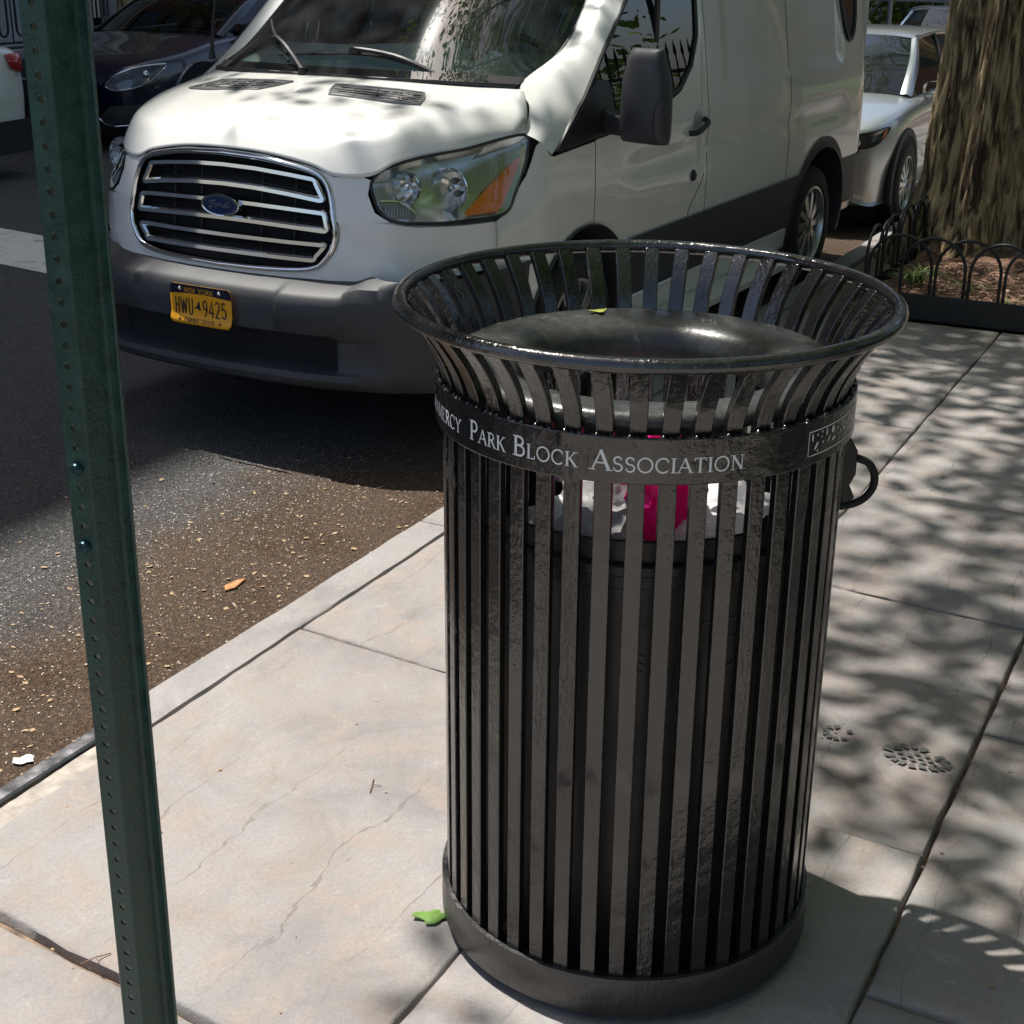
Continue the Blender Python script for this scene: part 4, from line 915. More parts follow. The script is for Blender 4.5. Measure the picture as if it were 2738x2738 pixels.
# door furniture
q = MB(); pts = [(Sx(2.30, 1.13) + .004, 2.275, 1.130), (Sx(2.3, 1.13) + .03, 2.30, 1.133), (Sx(2.3, 1.13) + .034, 2.36, 1.148), (Sx(2.3, 1.16) + .032, 2.42, 1.168), (Sx(2.3, 1.17) + .004, 2.445, 1.18)]
q.tube(crom(pts, 16), [.014] * 17, 8); q.build('door_handle', m_black, VAN, smooth=50)
q = MB(); q.lathe([(.0, .002), (.04, .0015), (.055, .0)], 24, 'x', (Sx(2.35, 1.17) + .001, 2.37, 1.165)); q.build('handle_cup', M('cup_grey', (.35, .36, .34), .4), VAN, smooth=60)
q = MB(); q.lathe([(0, .016), (.018, .014), (.026, .006), (.028, -.002)], 20, 'x', (Sx(2.33, .93), 2.335, .93)); q.build('door_lock', m_black, VAN, smooth=50)
# oval rear window
q = MB(); OV = [(4.60 + .125 * cos(a), 1.70 + .27 * sin(a)) for a in [2 * pi * i / 36 for i in range(36)]]
patch(q, OV, lambda y, z, k: (Sx(y, z) + .006, y, z), (0, .5, 1)); rw = q.build('rear_quarter_window', m_dark if False else M('tinted_glass', (.006, .008, .007), .04, coat=1), VAN, smooth=60)
q = MB(); q.tube([(Sx(y, z) + .005, y, z) for y, z in OV], .014, 6, True); q.build('window_rubber', m_black, rw, smooth=60)
# antenna, wipers
q = MB(); q.tube(crom([(-.865, 1.13, 1.45), (-.868, 1.135, 1.50), (-.87, 1.15, 1.60)], 10), [.018, .017, .015, .013, .011, .009, .008, .007, .006, .0055, .005], 8); q.tube([(-.87, 1.15, 1.60), (-.873, 1.28, 2.1)], [.005, .0025], 6); q.build('antenna', m_black, VAN, smooth=50)
def ws_pt(u, v, lift):   # u across in metres, v up the screen 0..1
    p = WSf(u, v); return Vector((u, p.y - lift * .6, p.z + lift * .8))
for pa, piv, bl in ((0, (.50, .965, 1.428), [(-.34, .075), (-.16, .085), (.06, .095), (.22, .085), (.36, .06)]), (1, (-.16, .885, 1.435), [(-.56, .27), (-.49, .21), (-.40, .14), (-.33, .09), (-.26, .045)])):
    mb = MB()
    pts = [ws_pt(u, v, .012) for u, v in bl]; mb.tube(crom(pts, 20), .0075, 6); WP = mb.build('wiper', m_black, VAN, smooth=50)
    mb = MB(); mid = pts[1 if pa == 0 else 2] if pa else pts[2]
    mb.tube(crom([Vector(piv) + Vector((0, 0, .015)), (Vector(piv) + mid) / 2 + Vector((0, -.02, .045)), mid + Vector((0, -.012, .022)), mid + Vector((0, -.004, .008))], 14), [.013 - .0005 * i for i in range(15)], 7); mb.build('wiper_arm', m_black, WP, smooth=50)
    mb = MB(); mb.box(mid + Vector((0, -.006, .012)), (.05, .024, .02)); mb.build('wiper_clip', m_black, WP, bevel=.004)
    mb = MB(); mb.lathe([(0, .03), (.018, .028), (.022, .01), (.022, -.02)], 14, 'z', piv); mb.build('wiper_pivot', m_black, WP, smooth=50)
# stickers on the screen
for u, v, w_, c_ in ((.42, .115, .085, (.35, .45, .40)), (.545, .125, .055, (.06, .08, .07))):
    p = ws_pt(u, v, -.006); p2 = ws_pt(u + w_, v, -.006); p3 = ws_pt(u + w_, v + .1, -.006); p4_ = ws_pt(u, v + .1, -.006); mb = MB(); mb.add([p, p2, p3, p4_], [(0, 1, 2, 3)]); mb.build('screen_sticker', M('sticker_%d' % int(u * 100), c_, .5), WS, smooth=0)
# ---- interior
m_dash = M('dash_grey', (.50, .55, .53), .7, bstr=.2, bscale=200); m_seat = M('seat_grey', (.20, .21, .21), .9)
q = MB(); q.net([[Vector((x, .97 + .16 * (abs(x) / .75) ** 2, 1.40)) for x in (-.75, -.4, 0, .4, .75)], [Vector((x, 1.2 + .06 * (x / .75) ** 2, 1.455)) for x in (-.8, -.4, 0, .4, .8)], [Vector((x, 1.55, 1.51 if abs(x) > .3 else 1.53)) for x in (-.85, -.4, 0, .4, .85)], [Vector((x, 1.62, 1.36)) for x in (-.87, -.4, 0, .4, .87)], [Vector((x, 1.60, .9)) for x in (-.87, -.4, 0, .4, .87)]], 24, 24); q.build('dashboard', m_dash, VAN, smooth=50)
q = MB(); q.tube([(.42 + .19 * cos(a), 1.74 - .07 * sin(a), 1.40 + .165 * sin(a)) for a in [2 * pi * i / 28 for i in range(28)]], .016, 8, True); SW = q.build('steering_wheel', m_black, VAN, smooth=60)
q = MB(); q.bar((.24, 1.74, 1.40), (.60, 1.74, 1.40), .05, .03); q.bar((.42, 1.74, 1.40), (.42, 1.81, 1.25), .05, .03); q.build('wheel_spokes', m_black, SW, bevel=.01)
for x in (-.42, .42):
    q = MB(); q.net([[Vector((x + dx, 2.30 - .05 * (1 - abs(dx) / .24), z)) for dx in (-.24, -.12, 0, .12, .24)] for z in (1.0, 1.3, 1.55, 1.64)], 10, 10); q.box((x, 2.42, 1.3), (.46, .12, .66)); st = q.build('cab_seat', m_seat, VAN, smooth=40)
    q = MB(); q.box((x, 2.36, 1.76), (.26, .11, .17)); q.build('headrest', m_seat, st, bevel=.03)
q = MB(); q.box((0, 2.58, 1.25), (1.80, .03, 1.6)); q.build('bulkhead', M('bulkhead', (.42, .44, .43), .8), VAN, smooth=0)
q = MB(); q.box((0, 2.9, .46), (1.82, 4.1, .12)); q.build('floor_pan', m_dark, VAN, smooth=0)
q = MB(); q.box((0, .68, .74), (1.1, .70, .52)); q.build('engine_bay', m_dark, VAN, smooth=0)
q = MB(); q.box((0, 2.6, .36), (.9, 4.4, .12)); q.build('underbody', m_dark, VAN, smooth=0)
# ---- wheels
def wheel(parent, c, r_, wdt, rim_r, side, spokes=10, mat_rim=None, name='wheel', cover=.0):
    mb = MB(); s_ = side; h = wdt / 2
    prof_ = [(rim_r, s_ * (h - .01)), (rim_r + .012, s_ * h), (r_ - .05, s_ * h), (r_ - .018, s_ * (h - .014)), (r_, s_ * (h - .04)), (r_, -s_ * (h - .04)), (r_ - .05, -s_ * h), (rim_r, -s_ * h)]
    mb.lathe(prof_, 40, 'x'); Wh = mb.build(name, m_rubber, parent, smooth=35, loc=c)
    mb = MB(); mb.lathe([(rim_r + .002, s_ * (h - .006)), (rim_r - .012, s_ * (h - .004)), (rim_r - .018, s_ * (h - .02)), (rim_r - .022, s_ * (h - .07)), (.05, s_ * (h - .08))], 40, 'x'); mb.build('rim', mat_rim or m_refl, Wh, smooth=35)
    mb = MB(); mb.lathe([(0, s_ * (h - .004)), (.03, s_ * (h - .006)), (.055, s_ * (h - .02)), (.06, s_ * (h - .05))], 24, 'x'); mb.build('hub_cap', mat_rim or m_refl, Wh, smooth=40)
    for i in range(spokes):
        a = 2 * pi * i / spokes; mb = MB(); da = .16 if i % 2 else .10
        pts = [(.045, -.35), (rim_r - .014, -da), (rim_r - .014, da), (.045, .35)]
        vs = []
        for xx in (h - .018, h - .045):
            for rr2, dd in pts: vs.append((s_ * (xx - (.012 if rr2 > .1 else 0)), rr2 * cos(a + dd), rr2 * sin(a + dd)))
        mb.add(vs, [(0, 1, 2, 3), (7, 6, 5, 4), (0, 4, 5, 1), (1, 5, 6, 2), (2, 6, 7, 3), (3, 7, 4, 0)]); mb.build('spoke', mat_rim or m_refl, Wh, smooth=0, bevel=.003)
    return Wh
m_alloy = M('alloy', (.50, .51, .50), .28, .9)
for y in (HF, HR):
    for s_ in (1, -1): wheel(VAN, (s_ * .865, y, HZ), .345, .22, .225, s_, 10, m_alloy)
# ================================================================== OTHER CARS (local x -> +t, y -> backwards, facing -s)
m_arch = M('arch_black', (.014, .014, .015), .6)
def car(name, label, s, t, k, paint, P, group=None):
    C = thing(name, label, P.get('cat', 'car'), W(s, t, ROAD), STREET_RZ, group); C.scale = (k, k, k)
    L_, Wd, zb, hf, cy, cz, belt, roof = (P[x] for x in ('L', 'W', 'zb', 'hf', 'cowl_y', 'cowl_z', 'belt', 'roof'))
    S_ = [(0, .46, zb + .20, hf - .22, hf - .20), (.03, .66, zb + .10, hf - .13, hf - .09), (.10, .82, zb + .03, hf - .05, hf - .005), (.22, .91, zb, hf - .01, hf + .04), (.42, .965, zb, hf + .025, hf + .085), (.75, 1, zb, hf + .06, hf + .13), (cy, 1, zb, belt - .02, cz), (cy + .6, 1, zb, belt, belt + .02), (L_ - 1.0, 1, zb, belt + .03, belt + .05), (L_ - .45, .985, zb, belt + .05, belt + .09), (L_ - .15, .93, zb + .03, belt + .03, belt + .08), (L_ - .03, .84, zb + .08, belt - .06, belt), (L_, .70, zb + .15, belt - .2, belt - .15)]
    rows_ = []
    for y, wf, b_, zs, zt in S_:
        w_ = Wd / 2 * wf; mid = (b_ + zs) / 2
        half = [(0, zt), (w_ * .45, zt - .01), (w_ * .78, zs + (zt - zs) * .45), (w_ * .94, zs - .01), (w_ * .985, zs - .10), (w_ * 1.0, mid + .06), (w_ * .985, mid - .1), (w_ * .965, b_ + .04), (w_ * .9, b_), (0, b_)]
        rows_.append([Vector((x, y, z)) for x, z in half])
    mb = MB(); mb.net(rows_, 45, 72); m2 = mb.mirror(); mb.add(m2.v, m2.f); body = mb.build('body', paint, C, smooth=45)
    plan = [Vector((Wd / 2 * wf * .99, y, 0)) for y, wf, *_ in S_]
    front = crom([Vector((0, -.012, 0)), Vector((Wd / 2 * .30, -.008, 0))] + plan[:7], 160)
    acc = [0.]
    for a_, b_ in zip(front, front[1:]): acc.append(acc[-1] + (b_ - a_).length)
    def fp(u, z, off=0):
        x = interp(list(zip(acc, [p.x for p in front])), u); y = interp(list(zip(acc, [p.y for p in front])), u)
        x2 = interp(list(zip(acc, [p.x for p in front])), u + .01); y2 = interp(list(zip(acc, [p.y for p in front])), u + .01)
        d = Vector((x2 - x, y2 - y, 0)).normalized(); nrm = Vector((d.y, -d.x, 0)); sl = P.get('lean', .25) * (z - hf + .2); return Vector((x, y + sl * .4, z)) + nrm * off
    def fpatch(nm, outl, off, mat, par, smooth=50, rings=(0, .5, 1)):
        res = []
        for sg in (1, -1):
            mb = MB(); patch(mb, outl, lambda u, z, kk: fp(u, z, off), rings)
            res.append((mb if sg > 0 else mb.mirror()).build(nm, mat, par, smooth=smooth))
        return res
    if 'headlight' in P:
        dense = [(p.x, p.y) for p in crom([(u, z, 0) for u, z in P['headlight'] + P['headlight'][:1]], 40)][:-1]
        hl = fpatch('headlight', dense, .030, M(name + '_lamp', P.get('lampc', (.05, .055, .06)), .05, .0, coat=1), C)
        for o_, sg in zip(hl, (1, -1)):
            mb = MB(); mb.tube([fp(u, z, .032) for u, z in dense], .008, 6, True); (mb if sg > 0 else mb.mirror()).build('lamp_trim', P.get('trimm', m_chrome), o_, smooth=60)
            cu, cz_ = P['lamp_c']; mb = MB(); mb.lathe([(.0, -.03), (.03, -.026), (.042, -.012), (.045, 0)], 20, 'y', fp(cu, cz_, .02)); (mb if sg > 0 else mb.mirror()).build('lamp_lens', m_refl, o_, smooth=50)
            if 'amber' in P:
                mb = MB(); patch(mb, P['amber'], lambda u, z, kk: fp(u, z, .036), (0, 1)); (mb if sg > 0 else mb.mirror()).build('side_marker', m_amber, o_, smooth=0)
    if 'fog' in P:
        fg = fpatch('fog_recess', P['fog'], .016, m_arch, C)
        for o_, sg in zip(fg, (1, -1)):
            mb = MB(); mb.tube([fp(u, z, .022) for u, z in P['fogtrim']], .009, 6); (mb if sg > 0 else mb.mirror()).build('fog_trim', m_chrome, o_, smooth=60)
    if 'grille' in P:
        mb = MB(); mb.grid([[fp(abs(u), z, .022) if u >= 0 else Vector((-fp(-u, z, .022).x, *fp(-u, z, .022)[1:])) for u in [(-1 + 2 * i / 12) * P['grille'][0] for i in range(13)]] for z in P['grille'][1:]]); gr_ = mb.build('grille', m_dark, C, smooth=40)
        mb = MB(); zz = P['grille'][1]; mb.tube([Vector((sg * fp(u, zz, .026).x, *fp(u, zz, .026)[1:])) for sg, u in [(-1, P['grille'][0]), (-1, P['grille'][0] * .5), (1, 0), (1, P['grille'][0] * .5), (1, P['grille'][0])]], .012, 6); mb.build('grille_trim', m_chrome, gr_, smooth=50)
    # hood seam
    mb = MB(); sg_pts = crom([(Wd / 2 * .60, .30, 0), (Wd / 2 * .78, .55, 0), (Wd / 2 * .84, .9, 0), (Wd / 2 * .80, cy - .02, 0)], 16)
    # greenhouse
    wt = Wd / 2 * .66; wbz = Wd / 2 * .86; y1 = cy - .05; y2 = cy + P.get('ws', .78); re = L_ - P.get('rear_top', .75); yb = L_ - .22
    GHm = P.get('glassm', M('car_glass', (.006, .009, .010), .03, coat=.2))
    def half_row(pts): return [Vector((-p[0], p[1], p[2])) for p in reversed(pts[1:])] + [Vector(p) for p in pts]
    wsr = [half_row([(0, y1 - .10, cz - .015), (wbz * .5, y1 - .05, cz - .018), (wbz * .93, y1 + .10, cz - .03)]), half_row([(0, (y1 + y2) / 2 - .09, (cz + roof) / 2 + .03), (wt * .6, (y1 + y2) / 2 - .05, (cz + roof) / 2 + .025), ((wbz * .93 + wt) / 2 + .02, (y1 + y2) / 2 + .06, (cz + roof) / 2)]), half_row([(0, y2 - .03, roof - .035), (wt * .55, y2 - .02, roof - .04), (wt * .97, y2 + .05, roof - .07)])]
    mb = MB(); mb.net(wsr, 24, 16); ws_ = mb.build('windshield', GHm, C, smooth=60)
    mb = MB(); mb.net([half_row([(0, y2 - .03, roof - .033), (wt * .6, y2 - .01, roof - .04), (wt, y2 + .05, roof - .065)]), half_row([(0, y2 + .4, roof), (wt * .62, y2 + .4, roof - .008), (wt * 1.05, y2 + .42, roof - .045)]), half_row([(0, re - .2, roof - .015), (wt * .62, re - .2, roof - .025), (wt * 1.0, re - .2, roof - .06)]), half_row([(0, re, roof - .05), (wt * .6, re, roof - .06), (wt * .9, re - .01, roof - .09)])], 28, 20); mb.build('roof', paint, C, smooth=60)
    def sidept(f, g): # f along 0..1, g up 0..1
        a = Vector((wbz * 1.03, cy + .05, belt + .0)).lerp(Vector((wbz * 1.02, yb - .12, belt + .07)), f); b_ = Vector((wt * 1.02, y2 + .08, roof - .06)).lerp(Vector((wt * .97, re - .05, roof - .085)), f)
        p = a.lerp(b_, g); p.x += .03 * sin(pi * g); p.z += .02 * sin(pi * f) * g; return p
    for sg in (1, -1):
        mb = MB(); mb.grid([[sidept(f / 14, g / 6) for f in range(15)] for g in range(7)]); (mb if sg > 0 else mb.mirror()).build('side_window', GHm, C, smooth=60)
        mb = MB(); pil = [wsr[0][-1], wsr[1][-1], wsr[2][-1]]; s0_ = [sidept(0, g) for g in (0, .5, 1)]
        mb.net([[pil[i] + Vector((-.012, -.012, .008)), (pil[i] + s0_[i]) / 2 + Vector((.012, -.02, .018)), s0_[i] + Vector((.008, .03, .004))] for i in range(3)], 8, 12); (mb if sg > 0 else mb.mirror()).build('front_pillar', paint, C, smooth=60)
        mb = MB(); rl = [sidept(f / 12, 1.0) for f in range(13)]; mb.tube([p + Vector((.0, 0, .008)) for p in rl], .026, 8); (mb if sg > 0 else mb.mirror()).build('roof_rail', paint, C, smooth=60)
        mb = MB(); mb.tube([sidept(.46, g) + Vector((.004, 0, 0)) for g in (0, .25, .5, .75, 1)], .026, 6); (mb if sg > 0 else mb.mirror()).build('door_pillar', m_arch, C, smooth=60)
        mb = MB(); mb.net([[sidept(1, g) + Vector((.004, -.16, 0)), sidept(1, g) + Vector((.0, .04, 0)), sidept(1, g) + Vector((-.12, .10 - .0 * g, 0))] for g in (0, .33, .66, 1)], 8, 8); (mb if sg > 0 else mb.mirror()).build('rear_pillar', paint, C, smooth=60)
        # mirror
        mb = MB(); mb.net([[Vector((Wd / 2 * .93 + dx, cy + .42 + dy, belt + .06 + dz)) for dx, dz in ((0, -.05), (.17, -.045), (.20, 0), (.17, .06), (.02, .05), (0, -.05))] for dy in (-.09, -.05, .03)], 20, 6); (mb if sg > 0 else mb.mirror()).build('door_mirror', P.get('mirm', paint), C, smooth=60)
        # wheels with arches
        for hy in P['hubs']:
            r_ = P['r']; x = sg * (Wd / 2 - .10)
            mb = MB(); ar = r_ * 1.16; w0 = Wd / 2
            mb.grid([[(w0 * xx, hy + ar * rr2 * cos(a), r_ + ar * rr2 * sin(a)) for xx, rr2 in ((.985, 1.17), (1.014, 1.14), (1.014, 1.0), (.80, .97))] for a in [radians(-18 + 216 * i / 24) for i in range(25)]]); (mb if sg > 0 else mb.mirror()).build('wheel_arch', P.get('archm', m_arch), C, smooth=35)
            mb = MB(); mb.lathe([(0, w0 * 1.003), (r_ * .97, w0 * 1.003), (r_ * .98, w0 * 1.008), (ar * 1.02, w0 * 1.008)], 32, 'x', (0, hy, r_)); (mb if sg > 0 else mb.mirror()).build('arch_well', m_dark, C, smooth=0)
            wheel(C, (sg * (w0 - .072), hy, r_), r_, .22, r_ * .66, sg, 10, m_alloy)
    mb = MB(); mb.net([half_row([(0, re + .0, roof - .055), (wt * .8, re, roof - .085)]), half_row([(0, yb + .02, belt + .10), (wbz * .85, yb - .06, belt + .08)])], 10, 8); mb.build('rear_window', GHm, C, smooth=60)
    if 'tail' in P:
        for sg in (1, -1):
            mb = MB(); w0 = Wd / 2; tl = [(x * w0, L_ + dy, z) for x, dy, z in P['tail']]; n = len(tl) // 2
            mb.grid([tl[:n], tl[n:]]); (mb if sg > 0 else mb.mirror()).build('tail_light', M('tail_red', (.42, .01, .015), .12, coat=1), C, smooth=40, solid=.03)
    if 'clad' in P:
        for sg in (1, -1):
            mb = MB(); w0 = Wd / 2
            mb.net([[Vector((w0 * (1.0), P['hubs'][1] + P['r'] * 1.2, z)) , Vector((w0 * .995, L_ - .42, z)), Vector((w0 * .955, L_ - .12, z)), Vector((w0 * .85, L_ + .012, z)), Vector((w0 * .4, L_ + .035, z)), Vector((0, L_ + .04, z))] for z in (zb - .0, (zb + P['clad']) / 2, P['clad'] - .02, P['clad'])], 24, 6); (mb if sg > 0 else mb.mirror()).build('rear_cladding', m_arch, C, smooth=60)
    return C
m_navyp = M('paint_navy', (.006, .009, .028), .3, .3, coat=1.); m_silver = M('paint_silver', (.40, .44, .45), .32, .55, coat=1.); m_whitep = M('paint_white', (.72, .75, .70), .35, coat=1.)
m_grey_p = M('paint_steel_blue', (.09, .14, .22), .3, .5, coat=1.)
SUVP = dict(cat='car', L=4.55, W=1.86, zb=.24, hf=.93, cowl_y=1.30, cowl_z=1.11, belt=1.06, roof=1.665, hubs=(.92, 3.62), r=.36, ws=.86,
    headlight=[(.52, .80), (.60, .84), (.80, .875), (1.0, .905), (1.06, .895), (.98, .83), (.86, .765), (.70, .745), (.56, .76)], lamp_c=(.70, .795), trimm=m_black, amber=[(.97, .87), (1.03, .89), (.985, .84), (.93, .81)],
    fog=[(.34, .40), (.62, .40), (.66, .44), (.60, .47), (.36, .46)], fogtrim=[(.30, .39), (.5, .385), (.68, .40)], grille=(.42, .80, .55, .40))
car('parked_suv', 'silver SUV with dark windshield parked behind the white van beside the tree', 8.02, -.83, .80, m_silver, dict(SUVP, roof=1.585))
SED = dict(L=4.8, W=1.86, zb=.20, hf=.80, cowl_y=1.35, cowl_z=1.02, belt=.97, roof=1.46, hubs=(.95, 3.75), r=.335, ws=1.0, archm=m_navyp, lean=.3,
    headlight=[(.56, .60), (.66, .70), (.82, .765), (1.02, .785), (1.14, .78), (1.05, .70), (.92, .62), (.78, .575), (.64, .565)], lamp_c=(.92, .70), lampc=(.10, .12, .16),
    fog=[(.50, .32), (.60, .42), (.88, .44), (.92, .36), (.80, .27), (.55, .26)], fogtrim=[(.50, .31), (.56, .26), (.66, .245), (.86, .255)], grille=(.48, .62, .45, .28), glassm=glass('sedan_glass', (.5, .62, .60), .55))
DK = car('parked_sedan', 'dark navy sedan parked across the street facing the white van', 8.72, -8.05, 1.0, m_navyp, SED)
for x, z, w_, c_ in ((.42, 1.10, .16, (.45, .60, .66)), (.62, 1.09, .06, (.5, .62, .6))):
    q = MB(); q.box((x, 1.56, z - .02), (w_, .004, .07)); q.build('registration_sticker', M('car_sticker_%d' % int(x * 100), c_, .5), DK, smooth=0)
q = MB(); q.tube([(.4 + .18 * cos(a), 2.0, .98 + .17 * sin(a)) for a in [2 * pi * i / 24 for i in range(24)]], .014, 6, True); q.build('steering_wheel', M('tan_trim', (.30, .27, .22), .6), DK, smooth=60)
for x in (-.4, .4):
    q = MB(); q.box((x, 2.55, 1.0), (.46, .14, .62)); q.build('front_seat', M('seat_tan', (.16, .14, .12), .8), DK, bevel=.05)
q = MB(); q.net([[Vector((x, 1.45, .985)) for x in (-.7, 0, .7)], [Vector((x, 1.8, 1.0)) for x in (-.72, 0, .72)], [Vector((x, 1.95, .85)) for x in (-.72, 0, .72)]], 10, 10); q.build('dashboard', m_seat, DK, smooth=60)
WHP = dict(L=4.6, W=1.86, zb=.22, hf=.92, cowl_y=1.3, cowl_z=1.1, belt=1.05, roof=1.65, hubs=(.95, 3.62), r=.36, ws=.85, clad=.50, rear_top=.55,
    tail=[(.62, .005, 1.03), (.82, -.03, 1.045), (.92, -.12, 1.05), (.965, -.30, 1.045), (.62, .01, .90), (.83, -.02, .89), (.945, -.12, .885), (.985, -.26, .93)])
car('parked_hatchback', 'white car showing its red tail light parked ahead of the navy sedan', 7.42 - 4.6 * .95, -7.92, .95, m_whitep, WHP)
car('parked_suv', 'steel blue SUV parked further up the kerb beyond the silver SUV', 12.5, -.95, .72, m_grey_p, dict(SUVP, roof=1.78))
car('parked_hatchback', 'pale grey car with dark windows parked between silver and blue SUVs', 13.2, -2.75, .68, M('paint_pale', (.42, .45, .44), .35, .4, coat=1), dict(WHP))
# ================================================================== STREET TREES
def mat_bark():
    m = bpy.data.materials.new('bark'); nt, b, N, L = nodes(m); v = coord(nt, (1, 1, .16))
    n = noise_tex(nt, 21, 5, .55, v, .9); n2 = noise_tex(nt, 6, 4, .6, v)
    c = ramp(nt, n, [(.40, (.040, .025, .012)), (.5, (.26, .18, .095)), (.60, (.52, .40, .23))])
    c = mixc(nt, ramp(nt, n2, [(.4, (0,) * 3), (.7, (.35,) * 3)]), c, (.19, .16, .085))
    L.new(c, b.inputs['Base Color']); b.inputs['Roughness'].default_value = .95
    bump(nt, b, n, 1., .03); return m
m_bark = mat_bark()
def mat_leaf(name, c, tr):
    m = bpy.data.materials.new(name); nt, b, N, L = nodes(m); oi = N.new('ShaderNodeNewGeometry')
    cc = ramp(nt, oi.outputs['Random Per Island'], [(0, tuple(x * .6 for x in c)), (1, tuple(x * 1.35 for x in c))]); L.new(cc, b.inputs['Base Color'])
    b.inputs['Roughness'].default_value = .45; t = N.new('ShaderNodeBsdfTranslucent'); L.new(mixc(nt, .5, cc, tr), t.inputs[0])
    mx = N.new('ShaderNodeMixShader'); mx.inputs[0].default_value = .5; L.new(b.outputs[0], mx.inputs[1]); L.new(t.outputs[0], mx.inputs[2]); L.new(mx.outputs[0], N['Material Output'].inputs[0]); return m
m_leaf = mat_leaf('leaf', (.085, .14, .025), (.40, .60, .04))
def leaf_cloud(centers, n, rad_, size, seed, mat, parent, name='crown'):
    rr = random.Random(seed); vs = []; fs = []
    for c in centers:
        for _ in range(n):
            p = Vector((rr.gauss(0, 1), rr.gauss(0, 1), rr.gauss(0, .55))) * rad_ * .55 + c
            a = Vector((rr.uniform(-1, 1), rr.uniform(-1, 1), rr.uniform(-.45, .45))).normalized(); u = Vector((rr.uniform(-1, 1), rr.uniform(-1, 1), rr.uniform(.1, 1)))
            b = a.cross(u).normalized(); k = size * rr.uniform(.6, 1.25); o = len(vs)
            vs += [p - a * k, p + b * k * .5 - a * k * .1, p + a * k, p - b * k * .5 - a * k * .1]; fs.append((o, o + 1, o + 2, o + 3))
    mb = MB(); mb.add(vs, fs); return mb.build(name, mat, parent, smooth=0)
def trunk_mesh(mb, h, r0, seed, lean=(0, 0), lobes=.05, detail=True, na=72, nz=90, flare_=.20):
    G_ = []
    for i in range(nz + 1):
        z = -.06 + (h + .06) * (i / nz) ** 1.25; row = []
        base = r0 * (1 - .36 * min(1, max(0, z) / 3.0) - .25 * max(0, z - 3) / max(1, h))
        for j in range(na + 1):
            a = 2 * pi * (j % na) / na
            r_ = base + flare_ * exp(-max(0, z) / .30) * (.75 + .45 * cos(3 * a + 1.1 + seed) + .2 * cos(5 * a)) + lobes * (.5 * cos(2 * a + .6) + .6 * cos(5 * a + 2.2 + .25 * z)) * (1 if z < 3 else .4)
            if detail:
                nn = noise.ridged_multi_fractal(Vector((cos(a) * 7.0, sin(a) * 7.0, z * 1.3 + seed)), .8, 2.1, 4, 1, 2); r_ += .026 * (nn - 1.2)
                r_ += .02 * noise.noise(Vector((cos(a) * 2, sin(a) * 2, z * .8 + seed)))
            row.append((r_ * cos(a) + lean[0] * z, r_ * sin(a) + lean[1] * z, z))
        G_.append(row)
    mb.grid(G_)
def tree(name, label, s, t, h, r0, crown_c, crown_r, ncl, seed, keep=None, group='street trees along the kerb', detail=True, leaf=.075, nl=34, lean=(0, 0), zb=0., size=.42, mat=None):
    TR = thing(name, label, 'tree', W(s, t, zb), 0, group); rr = random.Random(seed)
    mb = MB(); trunk_mesh(mb, h, r0, seed, lean, .05 if detail else .02, detail, 190 if detail else 20, 170 if detail else 14, .20 if detail else .1)
    top = Vector((lean[0] * h, lean[1] * h, h)); base = W(s, t, zb); cl = []
    tries = 0
    while len(cl) < ncl and tries < ncl * 30:
        tries += 1
        p = Vector((rr.uniform(-1, 1), rr.uniform(-1, 1), rr.uniform(-1, 1)))
        if p.length > 1 or p.length < .25: continue
        wp = Vector(crown_c) + Vector((p.x * crown_r[0], p.y * crown_r[1], p.z * crown_r[2]))
        if noise.noise(wp * .55 + Vector((seed, 0, 0))) < -.12: continue
        if keep and rr.random() > keep(wp): continue
        cl.append(wp - base)
    # limbs reaching to a share of the clumps
    for i in range(11):
        if not cl: break
        e_ = rr.choice(cl); m_ = top.lerp(e_, .5) + Vector((rr.uniform(-.4, .4), rr.uniform(-.4, .4), rr.uniform(.2, .8)))
        pts = crom([top - Vector((0, 0, rr.uniform(.1, .8))), m_, e_], 10); mb.tube(pts, [r0 * .42 * (1 - .085 * k) for k in range(11)], 8)
        for j in range(5):
            e2 = min(rr.sample(cl, min(14, len(cl))), key=lambda c: (c - pts[5 + j]).length); mb.tube(crom([pts[5 + j], (pts[5 + j] + e2) / 2 + Vector((0, 0, .25)), e2], 5), [.05, .04, .03, .024, .018, .012], 5)
    mb.build('trunk', m_bark, TR, smooth=60)
    leaf_cloud(cl, nl, size, leaf, seed + 1, mat or m_leaf, TR); return TR
DS, DT = -.22 / math.tan(SUN_EL), .976 / math.tan(SUN_EL)
def keepA(wp):  # unseen crown thinned by where each clump's shadow lands; gap spares the glint
    tt, ss = loc(wp); z = wp.z; ss += DS * z; tt += DT * z
    if ss < .35: p = .05
    elif math.hypot(tt - .05, ss - 3.35) < .45: p = 0
    elif math.hypot(tt + .15, ss - 3.5) < 1.2: p = .5
    elif tt < 1.15 and 2.9 < ss < 4.4: p = .16
    elif tt < .2 and 1.7 < ss < 2.9: p = .10
    elif tt < 1.15 and ss < 4.2: p = .05
    elif ss < 4.6: p = .55 * sm(1.05, 1.6, tt)
    elif tt < .6: p = .55
    elif 5.4 < ss < 6.4 and tt > 1.1: p = .15
    else: p = .8
    return p
A0 = W(7.42, .86)
tree('street_tree', 'broad street tree trunk with ridged bark inside the hooped planting bed', 7.15, .66, 5.2, .265, W(4.9, .2, 8.6), (5.6, 5.2, 3.4), 900, 11, keepA, lean=(.045, .0))
tree('street_tree', 'street tree rising beyond the silver SUV', 17.0, .9, 5.2, .26, W(15.2, .0, 8.6), (5.2, 5.2, 3.2), 380, 23, detail=False)
